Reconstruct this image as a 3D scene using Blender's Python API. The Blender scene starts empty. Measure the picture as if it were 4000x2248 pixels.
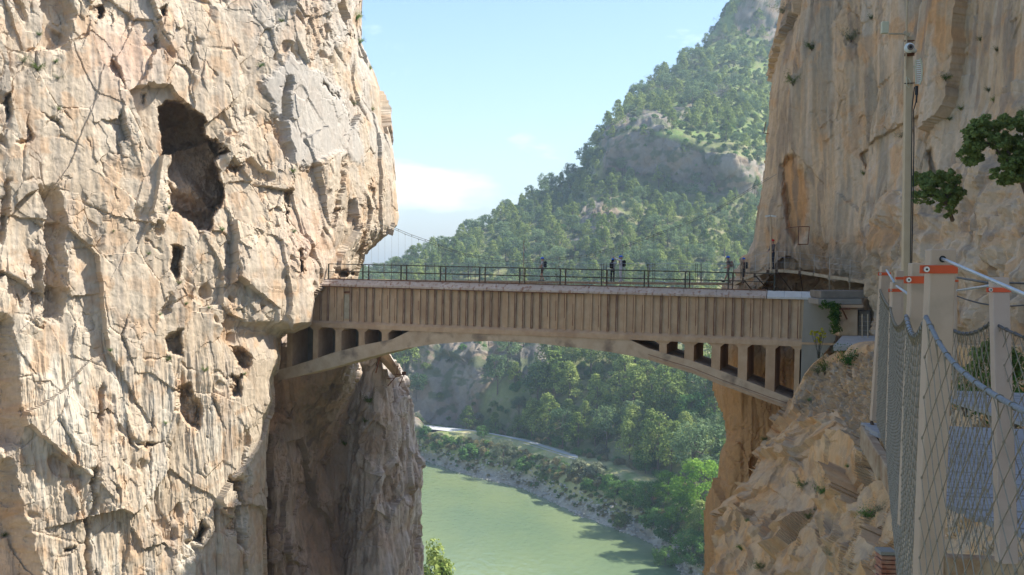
import bpy, bmesh, math, random
import numpy as np
from mathutils import Vector, Matrix
R = math.radians
rnd = random.Random(7)
scene = bpy.context.scene
COL = scene.collection

# ------------------------------------------------------------------ camera
F = 4400.0; CX, CY = 2000.0, 1124.0
CAMZ = 80.0
PITCH = R(-1.354); ROLL = R(1.15)
cam_d = bpy.data.cameras.new('camera'); cam = bpy.data.objects.new('camera', cam_d); COL.objects.link(cam)
cam_d.sensor_width = 36; cam_d.lens = 36 * F / 4000.0
cam_d.clip_start = 0.1; cam_d.clip_end = 20000
RM = Matrix.Rotation(R(90) + PITCH, 3, 'X') @ Matrix.Rotation(ROLL, 3, 'Z')
cam.matrix_world = Matrix.Translation((0, 0, CAMZ)) @ RM.to_4x4()
scene.camera = cam
RN = np.array(RM)

# ------------------------------------------------------------------ world, sun, exposure
SUN = Vector((0.68, 0.05, 0.745)).normalized()
SUN_EL = math.asin(SUN.z)
world = bpy.data.worlds.new("World"); scene.world = world; world.use_nodes = True
wn = world.node_tree; wn.nodes.clear()
def wnode(t, **k):
    n = wn.nodes.new(t)
    for a, b in k.items(): setattr(n, a, b)
    return n
sky = wnode('ShaderNodeTexSky'); sky.sky_type = 'NISHITA'; sky.sun_disc = False
sky.sun_elevation = SUN_EL; sky.sun_rotation = math.atan2(SUN.x, SUN.y)
sky.air_density = 1.0; sky.dust_density = 1.2; sky.ozone_density = 2.0
bg = wnode('ShaderNodeBackground'); bg.inputs['Strength'].default_value = 0.15
wo = wnode('ShaderNodeOutputWorld')
tc = wnode('ShaderNodeTexCoord')
mp = wnode('ShaderNodeMapping'); mp.inputs['Scale'].default_value = (9, 9, 26); mp.inputs['Location'].default_value = (1.3, .4, .2)
cn = wnode('ShaderNodeTexNoise'); cn.inputs['Scale'].default_value = 1.0; cn.inputs['Detail'].default_value = 9; cn.inputs['Roughness'].default_value = .55
sx = wnode('ShaderNodeSeparateXYZ')
L = wn.links.new
L(tc.outputs['Generated'], mp.inputs['Vector']); L(mp.outputs[0], cn.inputs['Vector']); L(tc.outputs['Generated'], sx.inputs[0])
def wmath(op, a, b=None, clamp=False):
    n = wnode('ShaderNodeMath', operation=op); n.use_clamp = clamp
    for i, v in enumerate((a, b)):
        if v is None: continue
        if isinstance(v, (int, float)): n.inputs[i].default_value = v
        else: L(v, n.inputs[i])
    return n.outputs[0]
def bump_mask(val, c, w):           # 1 at c, 0 at distance w
    return wmath('SUBTRACT', 1.0, wmath('DIVIDE', wmath('ABSOLUTE', wmath('SUBTRACT', val, c)), w), True)
mz = bump_mask(sx.outputs['Z'], 0.066, 0.055); mx = bump_mask(sx.outputs['X'], -0.055, 0.16)
cm = wmath('MULTIPLY', mz, mx)
cl = wmath('MULTIPLY', wmath('ADD', wmath('SUBTRACT', cn.outputs[0], .62), wmath('MULTIPLY', cm, .27)), 4.0, True)
mixc = wnode('ShaderNodeMix', data_type='RGBA')
hs = wnode('ShaderNodeHueSaturation'); hs.inputs['Saturation'].default_value = 1.08; L(sky.outputs[0], hs.inputs['Color']); L(wmath('MULTIPLY', cl, .75), mixc.inputs['Factor']); L(hs.outputs[0], mixc.inputs[6]); mixc.inputs[7].default_value = (7.4, 7.9, 8.6, 1)
L(mixc.outputs[2], bg.inputs['Color']); L(bg.outputs[0], wo.inputs['Surface'])

sun_d = bpy.data.lights.new('sun', 'SUN'); sun_d.energy = 4.8; sun_d.angle = R(.5); sun_d.color = (1.0, .95, .86)
sun = bpy.data.objects.new('sun', sun_d); COL.objects.link(sun); sun.rotation_euler = SUN.to_track_quat('Z', 'Y').to_euler()
vs = scene.view_settings; vs.view_transform = 'Standard'; vs.look = 'None'; vs.gamma = 1; vs.exposure = 0.82
cy = scene.cycles
cy.max_bounces = 5; cy.diffuse_bounces = 4; cy.glossy_bounces = 2; cy.transmission_bounces = 2; cy.volume_bounces = 0; cy.transparent_max_bounces = 6
cy.use_denoising = True; cy.caustics_reflective = False; cy.caustics_refractive = False
try: cy.denoiser = 'OPENIMAGEDENOISE'
except Exception: pass

# ------------------------------------------------------------------ pixel <-> world
def ray(px, py):
    d = RN @ np.array([(px - CX) / F, -(py - CY) / F, -1.0])
    return d
def at(px, py, Y):
    d = ray(px, py); t = Y / d[1]
    return Vector((d[0] * t, Y, CAMZ + d[2] * t))
def at_z(px, py, z):
    d = ray(px, py); t = (z - CAMZ) / d[2]
    return Vector((d[0] * t, d[1] * t, z))
def project(P):
    P = np.asarray(P, float) - np.array([0, 0, CAMZ])
    c = P @ RN
    return CX + F * c[..., 0] / -c[..., 2], CY - F * c[..., 1] / -c[..., 2]

# ------------------------------------------------------------------ numpy noise
def _h(i, j, k, s):
    i = i.astype(np.int64); j = j.astype(np.int64); k = k.astype(np.int64)
    x = (i * 374761393 + j * 668265263 + k * 2147483647 + s * 1274126177) & 0xffffffff
    x = ((x ^ (x >> 13)) * 1274126177) & 0xffffffff
    x = ((x ^ (x >> 16)) * 2246822519) & 0xffffffff
    x = x ^ (x >> 15)
    return (x & 0xffffff).astype(np.float32) / 16777215.0
def noise(p, s=0):                  # value-gradient noise, -1..1
    p = np.asarray(p, np.float32)
    f0 = np.floor(p); f = p - f0; u = f * f * f * (f * (f * 6 - 15) + 10)
    r = 0
    for a in (0, 1):
        for b in (0, 1):
            for c in (0, 1):
                I, J, K = f0[..., 0] + a, f0[..., 1] + b, f0[..., 2] + c
                h = _h(I, J, K, s)
                h2 = (h * 997.13) % 1.0; h3 = (h * 7919.7) % 1.0
                g = (h * 2 - 1) * (f[..., 0] - a) + (h2 * 2 - 1) * (f[..., 1] - b) + (h3 * 2 - 1) * (f[..., 2] - c)
                w = (u[..., 0] if a else 1 - u[..., 0]) * (u[..., 1] if b else 1 - u[..., 1]) * (u[..., 2] if c else 1 - u[..., 2])
                r = r + w * g
    return r * 1.6
def fbm(p, o=4, s=0, g=.5):
    a = 1; r = 0; t = 0; p = np.asarray(p, np.float32)
    for i in range(o):
        r = r + a * noise(p, s + i); t += a; a *= g; p = p * 2.03 + 11.7
    return r / t
def ridge(p, o=4, s=0):
    a = 1; r = 0; t = 0; p = np.asarray(p, np.float32)
    for i in range(o):
        r = r + a * (1 - 2 * np.abs(noise(p, s + i))); t += a; a *= .5; p = p * 2.03 + 5.1
    return r / t
def voro(p, s=0):                   # F1, F2, three cell randoms, offset to centre
    p = np.asarray(p, np.float32); f0 = np.floor(p)
    sh = p.shape[:-1]
    F1 = np.full(sh, 1e9, np.float32); F2 = F1.copy()
    r = [np.zeros(sh, np.float32) for _ in range(3)]; D = np.zeros(p.shape, np.float32)
    for a in (-1, 0, 1):
        for b in (-1, 0, 1):
            for c in (-1, 0, 1):
                I, J, K = f0[..., 0] + a, f0[..., 1] + b, f0[..., 2] + c
                h = _h(I, J, K, s); h2 = _h(I, J, K, s + 31); h3 = _h(I, J, K, s + 57)
                d = np.stack([p[..., 0] - I - h, p[..., 1] - J - h2, p[..., 2] - K - h3], -1)
                q = (d * d).sum(-1)
                m = q < F1
                F2 = np.where(m, F1, np.minimum(F2, q)); F1 = np.where(m, q, F1)
                r[0] = np.where(m, h, r[0]); r[1] = np.where(m, h2, r[1]); r[2] = np.where(m, h3, r[2])
                D = np.where(m[..., None], d, D)
    return np.sqrt(F1), np.sqrt(F2), r, D
def facets(p, s, tilt=1.0, off=1.0):
    # chiselled planes: every cell is a tilted plane with its own offset
    F1, F2, r, D = voro(p, s)
    k = [(x * 53.17) % 1.0 - .5 for x in r]
    return off * ((r[0] * 91.7) % 1.0 - .5) + tilt * (k[0] * D[..., 0] + k[1] * D[..., 1] + k[2] * D[..., 2]), F2 - F1
def sst(e0, e1, x):
    t = np.clip((x - e0) / (e1 - e0), 0, 1); return t * t * (3 - 2 * t)
def inpoly(px, py, poly):
    r = np.zeros(px.shape, bool); n = len(poly)
    for i in range(n):
        x0, y0 = poly[i]; x1, y1 = poly[(i + 1) % n]
        c = ((y0 > py) != (y1 > py)) & (px < (x1 - x0) * (py - y0) / ((y1 - y0) or 1e-9) + x0)
        r ^= c
    return r
def segdist(px, py, pts):
    d = np.full(px.shape, 1e9)
    for (x0, y0), (x1, y1) in zip(pts, pts[1:]):
        vx, vy = x1 - x0, y1 - y0
        t = np.clip(((px - x0) * vx + (py - y0) * vy) / (vx * vx + vy * vy), 0, 1)
        d = np.minimum(d, np.hypot(px - x0 - t * vx, py - y0 - t * vy))
    return d

# ------------------------------------------------------------------ materials
def rgba(c): return (c[0], c[1], c[2], 1)
def new_mat(name):
    m = bpy.data.materials.new(name); m.use_nodes = True
    return m, m.node_tree, m.node_tree.nodes['Principled BSDF']
def mk(name, c1, c2=None, scale=3.0, rough=.85, bump=.0, stretch=(1, 1, 1), metal=0.0, c3=None, s3=.6, t3=(.5, .62), bdist=.02, detail=8, spec=.3):
    m, nt, b = new_mat(name)
    b.inputs['Roughness'].default_value = rough; b.inputs['Metallic'].default_value = metal
    b.inputs['Specular IOR Level'].default_value = spec
    if c2 is None:
        b.inputs['Base Color'].default_value = rgba(c1); 
        if not bump: return m
    g = nt.nodes.new('ShaderNodeNewGeometry'); mp = nt.nodes.new('ShaderNodeMapping'); mp.inputs['Scale'].default_value = stretch
    nt.links.new(g.outputs['Position'], mp.inputs['Vector'])
    n = nt.nodes.new('ShaderNodeTexNoise'); n.inputs['Scale'].default_value = scale; n.inputs['Detail'].default_value = detail; n.inputs['Roughness'].default_value = .6
    nt.links.new(mp.outputs[0], n.inputs['Vector'])
    if c2 is not None:
        r = nt.nodes.new('ShaderNodeValToRGB'); r.color_ramp.elements[0].position = .32; r.color_ramp.elements[1].position = .68
        r.color_ramp.elements[0].color = rgba(c1); r.color_ramp.elements[1].color = rgba(c2)
        nt.links.new(n.outputs[0], r.inputs[0]); out = r.outputs[0]
        if c3 is not None:
            n3 = nt.nodes.new('ShaderNodeTexNoise'); n3.inputs['Scale'].default_value = s3; n3.inputs['Detail'].default_value = 6
            nt.links.new(mp.outputs[0], n3.inputs['Vector'])
            r3 = nt.nodes.new('ShaderNodeValToRGB'); r3.color_ramp.elements[0].position = t3[0]; r3.color_ramp.elements[1].position = t3[1]
            nt.links.new(n3.outputs[0], r3.inputs[0])
            mx = nt.nodes.new('ShaderNodeMix'); mx.data_type = 'RGBA'; nt.links.new(r3.outputs[0], mx.inputs['Factor'])
            nt.links.new(out, mx.inputs[6]); mx.inputs[7].default_value = rgba(c3); out = mx.outputs[2]
        nt.links.new(out, b.inputs['Base Color'])
    if bump:
        bp = nt.nodes.new('ShaderNodeBump'); bp.inputs['Strength'].default_value = bump; bp.inputs['Distance'].default_value = bdist
        nt.links.new(n.outputs[0], bp.inputs['Height']); nt.links.new(bp.outputs[0], b.inputs['Normal'])
    return m
def rock_mat(name, bscale=6.0, bdist=.06, strength=.8, stretch=(1, 1, .6)):
    m, nt, b = new_mat(name); b.inputs['Roughness'].default_value = .95; b.inputs['Specular IOR Level'].default_value = .15
    a = nt.nodes.new('ShaderNodeAttribute'); a.attribute_name = 'col'
    g = nt.nodes.new('ShaderNodeNewGeometry'); mp = nt.nodes.new('ShaderNodeMapping'); mp.inputs['Scale'].default_value = stretch
    nt.links.new(g.outputs['Position'], mp.inputs['Vector'])
    n = nt.nodes.new('ShaderNodeTexNoise'); n.inputs['Scale'].default_value = bscale; n.inputs['Detail'].default_value = 10; n.inputs['Roughness'].default_value = .65
    nt.links.new(mp.outputs[0], n.inputs['Vector'])
    r = nt.nodes.new('ShaderNodeMapRange'); r.inputs[1].default_value = .3; r.inputs[2].default_value = .7; r.inputs[3].default_value = .88; r.inputs[4].default_value = 1.12
    nt.links.new(n.outputs[0], r.inputs[0])
    v = nt.nodes.new('ShaderNodeVectorMath'); v.operation = 'SCALE'; nt.links.new(a.outputs['Color'], v.inputs[0]); nt.links.new(r.outputs[0], v.inputs['Scale'])
    nt.links.new(v.outputs[0], b.inputs['Base Color'])
    bp = nt.nodes.new('ShaderNodeBump'); bp.inputs['Strength'].default_value = strength; bp.inputs['Distance'].default_value = bdist
    nt.links.new(n.outputs[0], bp.inputs['Height']); nt.links.new(bp.outputs[0], b.inputs['Normal'])
    return m
def leaf_mat(name, c1, c2, scale=.25, trans=.35):
    m = bpy.data.materials.new(name); m.use_nodes = True; nt = m.node_tree; nt.nodes.clear()
    o = nt.nodes.new('ShaderNodeOutputMaterial'); g = nt.nodes.new('ShaderNodeNewGeometry'); oi = nt.nodes.new('ShaderNodeObjectInfo')
    n = nt.nodes.new('ShaderNodeTexNoise'); n.inputs['Scale'].default_value = scale; n.inputs['Detail'].default_value = 5
    nt.links.new(g.outputs['Position'], n.inputs['Vector'])
    add = nt.nodes.new('ShaderNodeMath'); add.operation = 'MULTIPLY_ADD'; add.inputs[1].default_value = .30; add.inputs[2].default_value = -.15
    nt.links.new(g.outputs['Random Per Island'], add.inputs[0])
    ad2 = nt.nodes.new('ShaderNodeMath'); ad2.operation = 'ADD'; nt.links.new(add.outputs[0], ad2.inputs[0]); nt.links.new(n.outputs[0], ad2.inputs[1])
    om = nt.nodes.new('ShaderNodeMath'); om.operation = 'MULTIPLY_ADD'; om.inputs[1].default_value = .34; nt.links.new(oi.outputs['Random'], om.inputs[0]); om.inputs[2].default_value = -.17
    ad3 = nt.nodes.new('ShaderNodeMath'); ad3.operation = 'ADD'; nt.links.new(ad2.outputs[0], ad3.inputs[0]); nt.links.new(om.outputs[0], ad3.inputs[1])
    r = nt.nodes.new('ShaderNodeValToRGB'); r.color_ramp.elements[0].position = .28; r.color_ramp.elements[1].position = .75
    r.color_ramp.elements[0].color = rgba(c1); r.color_ramp.elements[1].color = rgba(c2); nt.links.new(ad3.outputs[0], r.inputs[0])
    d = nt.nodes.new('ShaderNodeBsdfDiffuse'); t = nt.nodes.new('ShaderNodeBsdfTranslucent'); mx = nt.nodes.new('ShaderNodeMixShader'); mx.inputs[0].default_value = trans
    nt.links.new(r.outputs[0], d.inputs[0]); nt.links.new(r.outputs[0], t.inputs[0]); nt.links.new(d.outputs[0], mx.inputs[1]); nt.links.new(t.outputs[0], mx.inputs[2])
    nt.links.new(mx.outputs[0], o.inputs[0]); return m

M = {}
M['rock'] = rock_mat('pale limestone', 4.5, .075, .85)
M['rock_sunny'] = rock_mat('sunlit limestone', 4.5, .05, .6)
M['rock_far'] = rock_mat('hill rock and scrub', .9, .5, .8, (1, 1, .7))
M['concrete'] = mk('weathered bridge concrete', (.45, .30, .18), (.54, .385, .245), 3.2, .95, .35, (1, 1, .7), c3=(.37, .235, .14), s3=.6, t3=(.5, .75), bdist=.03)
M['concrete_arch'] = mk('arch concrete', (.44, .32, .21), (.55, .43, .30), 1.6, .95, .4, c3=(.24, .18, .13), s3=.9, t3=(.55, .7), bdist=.03)
M['concrete_grey'] = mk('grey abutment concrete', (.235, .22, .185), (.30, .28, .24), 1.1, .95, .3, (1, 1, .5), bdist=.02)
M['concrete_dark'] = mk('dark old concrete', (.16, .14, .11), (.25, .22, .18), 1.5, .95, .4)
M['cap'] = mk('pale stained coping', (.44, .345, .27), (.54, .455, .38), 2.0, .9, .2, (1, 1, .4), c3=(.26, .13, .08), s3=5.5, t3=(.54, .7))
M['cap_white'] = mk('new white coping', (.52, .51, .48), (.60, .59, .56), 3, .8, .1)
M['rust'] = mk('rusty iron', (.10, .040, .022), (.22, .10, .05), 6, .9, .3)
M['rib_rust'] = mk('rust stained concrete rib', (.17, .10, .065), (.38, .28, .19), 3.5, .95, .3, (1, 1, .5))
M['rail_green'] = mk('dull green rail paint', (.035, .055, .045), (.10, .075, .05), 5, .6, .1)
M['rail_rust'] = mk('rust brown rail', (.07, .045, .03), (.14, .09, .055), 5, .8, .1)
M['cable'] = mk('galvanised cable', (.33, .36, .38), (.45, .48, .50), 20, .4, 0, metal=.7)
M['cable_dark'] = mk('dark cable', (.05, .05, .05), (.09, .085, .08), 20, .6)
M['cable_old'] = mk('dull weathered cable', (.17, .18, .16), (.24, .25, .22), 20, .8)
M['post'] = mk('tan coated steel post', (.46, .325, .225), (.52, .38, .275), 2.5, .7, .1, bdist=.004, c3=(.35, .27, .19), s3=7, t3=(.56, .8))
M['orange'] = mk('orange plastic band', (.70, .105, .03), (.62, .09, .03), 8, .5)
M['rope'] = mk('grey net border rope', (.19, .195, .20), (.27, .275, .275), 60, .9, .6, bdist=.004)
M['twine'] = mk('tan net twine', (.21, .17, .12), (.30, .25, .175), 40, .9)
M['plank'] = mk('silver weathered plank', (.27, .255, .25), (.36, .345, .335), 5, .9, .3, (.6, 6, 6), bdist=.006, c3=(.20, .17, .15), s3=2.0, t3=(.62, .8))
M['timber'] = mk('brown weathered timber', (.25, .14, .07), (.44, .33, .22), 7, .9, .4, (1, .4, 1), bdist=.01)
M['wood_pale'] = mk('pale bleached beam', (.34, .28, .19), (.46, .39, .28), 5, .9, .2)
M['pole'] = mk('cream painted pole', (.47, .35, .22), (.52, .40, .26), 4, .6, .05)
M['plastic_cream'] = mk('cream plastic', (.50, .48, .33), (.55, .52, .38), 5, .5)
M['plastic_white'] = mk('white plastic', (.62, .62, .58), (.68, .68, .64), 5, .4)
M['black'] = mk('black plastic', (.015, .015, .016), (.025, .025, .025), 5, .5)
M['steel'] = mk('bright bolt steel', (.55, .55, .53), (.62, .62, .60), 8, .3, metal=.8)
M['brick'] = mk('old red brick', (.30, .10, .055), (.38, .22, .15), 9, .95, .3)
M['path'] = mk('grey path surface', (.33, .32, .30), (.42, .41, .38), 2.0, .95, .2)
M['asphalt'] = mk('pale dusty road', (.46, .45, .42), (.56, .55, .52), .3, .95)
M['bark'] = mk('bark', (.10, .075, .055), (.20, .16, .12), 2.0, .95)
M['deadwood'] = mk('grey dead twigs', (.20, .17, .15), (.30, .26, .235), 2.0, .95)
M['stone'] = mk('shore stone', (.34, .31, .26), (.60, .56, .49), .8, .95, .3, bdist=.1)
M['pine'] = leaf_mat('pine needles', (.095, .16, .035), (.37, .43, .13), .12)
M['pine_blue'] = leaf_mat('blue green pine needles', (.07, .125, .055), (.25, .33, .15), .12)
M['broad'] = leaf_mat('bright broad leaves', (.10, .22, .03), (.30, .46, .07), .2)
M['broad_mid'] = leaf_mat('mid green leaves', (.065, .155, .04), (.19, .32, .09), .2)
M['olive'] = leaf_mat('grey green leaves', (.16, .19, .11), (.32, .34, .22), .3)
M['scrub'] = leaf_mat('scrub leaves', (.09, .14, .04), (.24, .30, .10), .3)
M['dark_leaf'] = leaf_mat('dark fig leaves', (.045, .10, .025), (.16, .24, .06), 1.2)
M['grass'] = leaf_mat('dry grass', (.20, .17, .075), (.36, .32, .16), .2)
M['yellow'] = leaf_mat('yellow flowers', (.38, .36, .02), (.55, .50, .04), 1.0)
M['skin'] = mk('skin', (.46, .27, .19)); M['hair'] = mk('black hair', (.012, .01, .01))
M['helmet_blue'] = mk('blue helmet', (.02, .13, .62), rough=.35); M['helmet_red'] = mk('red helmet', (.60, .03, .03), rough=.35)
M['cl_grey'] = mk('light grey cloth', (.50, .50, .50)); M['cl_white'] = mk('white cloth', (.60, .58, .62)); M['cl_black'] = mk('black cloth', (.018, .018, .02))
M['cl_brown'] = mk('brown cloth', (.10, .045, .025)); M['cl_dgrey'] = mk('dark grey cloth', (.11, .10, .10)); M['cl_tan'] = mk('tan cloth', (.30, .20, .14)); M['cl_taupe'] = mk('taupe cloth', (.19, .15, .13)); M['cl_blue'] = mk('dark blue cloth', (.03, .04, .055)); M['cl_mid'] = mk('charcoal cloth', (.06, .055, .055))

# ------------------------------------------------------------------ object helpers
def tag(o, label=None, cat=None, group=None, kind=None):
    if label: o['label'] = label
    if cat: o['category'] = cat
    if group: o['group'] = group
    if kind: o['kind'] = kind
    return o
def empty(name, loc, label, cat, group=None):
    o = bpy.data.objects.new(name, None); COL.objects.link(o); o.location = loc; o.empty_display_size = .2
    return tag(o, label, cat, group)
def link(name, me, parent=None, local=False):
    o = bpy.data.objects.new(name, me); COL.objects.link(o)
    if parent is not None:
        o.parent = parent
        if not local: o.matrix_parent_inverse = Matrix.Translation(-_wloc(parent))
    return o
def _wloc(p):
    v = Vector(p.location)
    if p.parent is not None: v = v  # children are built with identity offset
    return v if p.type == 'EMPTY' else Vector((0, 0, 0))
class MB:
    """collects solids (world coordinates) that become one mesh"""
    def __init__(s): s.v = []; s.f = []; s.m = []
    def add(s, v, f, mi=0):
        n = len(s.v); s.v += [tuple(x) for x in v]; s.f += [tuple(i + n for i in q) for q in f]; s.m += [mi] * len(f); return s
    def prism(s, a, b, mi=0):       # two rings of points joined
        n = len(a); s.add(list(a) + list(b), [tuple(range(n))[::-1], tuple(range(n, 2 * n))] + [(i, (i + 1) % n, n + (i + 1) % n, n + i) for i in range(n)], mi); return s
    def box(s, c, u, v, w, mi=0):   # centre and three half-axis vectors
        c, u, v, w = map(Vector, (c, u, v, w))
        p = [c + a * u + b * v + d * w for d in (-1, 1) for a, b in ((-1, -1), (1, -1), (1, 1), (-1, 1))]
        return s.prism(p[:4], p[4:], mi)
    def bar(s, p, q, w, h=None, up=(0, 0, 1), mi=0):
        p, q = Vector(p), Vector(q); d = (q - p); h = h or w
        x = d.cross(Vector(up)); 
        if x.length < 1e-6: x = Vector((1, 0, 0))
        x.normalize(); y = x.cross(d).normalized()
        r = lambda c: [c + x * w / 2 * a + y * h / 2 * b for a, b in ((-1, -1), (1, -1), (1, 1), (-1, 1))]
        return s.prism(r(p), r(q), mi)
    def tube(s, pts, r, n=6, mi=0, r2=None):
        pts = [Vector(p) for p in pts]; N = len(pts); rings = []
        for i, p in enumerate(pts):
            d = (pts[min(i + 1, N - 1)] - pts[max(i - 1, 0)])
            if d.length < 1e-9: d = Vector((0, 0, 1))
            d.normalize(); a = Vector((0, 0, 1)) if abs(d.z) < .9 else Vector((1, 0, 0))
            x = d.cross(a).normalized(); y = d.cross(x)
            rr = r if r2 is None else r + (r2 - r) * i / max(1, N - 1)
            rings.append([p + (x * math.cos(2 * math.pi * k / n) + y * math.sin(2 * math.pi * k / n)) * rr for k in range(n)])
        b = len(s.v); s.v += [tuple(q) for ring in rings for q in ring]
        for i in range(N - 1):
            for k in range(n):
                s.f.append((b + i * n + k, b + i * n + (k + 1) % n, b + (i + 1) * n + (k + 1) % n, b + (i + 1) * n + k)); s.m.append(mi)
        s.f.append(tuple(b + k for k in range(n))[::-1]); s.f.append(tuple(b + (N - 1) * n + k for k in range(n))); s.m += [mi, mi]
        return s
    def ball(s, c, r, mi=0, n=8, m=6, sc=(1, 1, 1)):
        c = Vector(c); v = [c + Vector((0, 0, r * sc[2]))]; f = []
        for i in range(1, m):
            t = math.pi * i / m
            for k in range(n):
                a = 2 * math.pi * k / n; v.append(c + Vector((math.sin(t) * math.cos(a) * r * sc[0], math.sin(t) * math.sin(a) * r * sc[1], math.cos(t) * r * sc[2])))
        v.append(c - Vector((0, 0, r * sc[2])))
        for k in range(n): f.append((0, 1 + k, 1 + (k + 1) % n)); f.append((len(v) - 1, 1 + (m - 2) * n + (k + 1) % n, 1 + (m - 2) * n + k))
        for i in range(m - 2):
            for k in range(n): f.append((1 + i * n + k, 1 + (i + 1) * n + k, 1 + (i + 1) * n + (k + 1) % n, 1 + i * n + (k + 1) % n))
        return s.add(v, f, mi)
    def mesh(s, name, mats, smooth=False, bevel=0):
        me = bpy.data.meshes.new(name); me.from_pydata(s.v, [], s.f)
        for x in (mats if isinstance(mats, (list, tuple)) else [mats]): me.materials.append(M[x] if isinstance(x, str) else x)
        if any(s.m): me.polygons.foreach_set('material_index', s.m)
        bm = bmesh.new(); bm.from_mesh(me); bmesh.ops.recalc_face_normals(bm, faces=bm.faces)
        if bevel: bmesh.ops.bevel(bm, geom=[e for e in bm.edges], offset=bevel, segments=1, affect='EDGES')
        bm.to_mesh(me); bm.free()
        if smooth: me.polygons.foreach_set('use_smooth', [True] * len(me.polygons))
        return me
    def build(s, name, mats, parent=None, smooth=False, bevel=0):
        return link(name, s.mesh(name, mats, smooth, bevel), parent)
def np_mesh(name, V, Fc, mats, smooth=True, col=None, mi=None):
    V = np.asarray(V, np.float32).reshape(-1, 3); Fc = np.asarray(Fc, np.int32); k = Fc.shape[1]
    me = bpy.data.meshes.new(name); me.vertices.add(len(V)); me.vertices.foreach_set('co', V.ravel())
    me.loops.add(Fc.size); me.loops.foreach_set('vertex_index', Fc.ravel())
    me.polygons.add(len(Fc)); me.polygons.foreach_set('loop_start', np.arange(0, Fc.size, k, dtype=np.int32)); me.polygons.foreach_set('loop_total', np.full(len(Fc), k, np.int32))
    for x in mats: me.materials.append(M[x] if isinstance(x, str) else x)
    if mi is not None: me.polygons.foreach_set('material_index', np.asarray(mi, np.int32))
    me.polygons.foreach_set('use_smooth', np.full(len(Fc), smooth))
    me.update(calc_edges=True)
    if col is not None:
        a = me.attributes.new('col', 'FLOAT_COLOR', 'POINT'); c = np.ones((len(V), 4), np.float32); c[:, :3] = np.asarray(col, np.float32).reshape(-1, 3); a.data.foreach_set('color', c.ravel())
    return me
def grid_faces(nv, nu, flip=False):
    i = np.arange(nv - 1)[:, None] * nu + np.arange(nu - 1)[None, :]
    q = np.stack([i, i + 1, i + nu + 1, i + nu], -1).reshape(-1, 4)
    return q[:, ::-1] if flip else q

# ------------------------------------------------------------------ lofted patches
def resample(C, us, vs_, smooth=True):
    """C[nv,nu,3] control grid sampled at fractional indices (Catmull-Rom)"""
    def axis(A, t):
        n = A.shape[0]; i = np.clip(np.floor(t).astype(int), 0, n - 2); f = (t - i)[:, None, None]
        p1, p2 = A[i], A[i + 1]; p0 = A[np.clip(i - 1, 0, n - 1)]; p3 = A[np.clip(i + 2, 0, n - 1)]
        if not smooth: return p1 + (p2 - p1) * f
        k = .38
        m1, m2 = k * (p2 - p0), k * (p3 - p1)
        f2, f3 = f * f, f * f * f
        return (2 * f3 - 3 * f2 + 1) * p1 + (f3 - 2 * f2 + f) * m1 + (-2 * f3 + 3 * f2) * p2 + (f3 - f2) * m2
    A = axis(C, vs_); A = axis(A.transpose(1, 0, 2), us).transpose(1, 0, 2)
    return A
def normals(P):
    du = np.gradient(P, axis=1); dv = np.gradient(P, axis=0); n = np.cross(du, dv)
    n /= np.linalg.norm(n, axis=-1, keepdims=True) + 1e-9
    return n
def guides_grid(guides, zs):
    """each guide is a list of (px,py,Y) or ('w',x,y,z); returns [nz,ng,3]"""
    out = []
    for g in guides:
        p = np.array([tuple(at(*q)) if q[0] != 'w' else q[1:] for q in g], float)
        p = p[np.argsort(p[:, 2])]
        out.append(np.stack([np.interp(zs, p[:, 2], p[:, 0]), np.interp(zs, p[:, 2], p[:, 1]), zs], -1))
    return np.stack(out, 1)
def dens(knots, counts):
    """fractional indices with a number of samples between consecutive knots"""
    r = [np.linspace(a, b, n, endpoint=False) for a, b, n in zip(knots, knots[1:], counts)]
    return np.concatenate(r + [[knots[-1]]])
SURF = {}
def on_surf(name, px, py):
    P, X, Yp = SURF[name]
    d = (X - px) ** 2 + (Yp - py) ** 2
    near = d < max(30.0, d.min() * 1.5 + 4)
    D = np.where(near, P[..., 1], 1e9); i = np.unravel_index(np.argmin(D), D.shape)
    return Vector(P[i])

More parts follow.
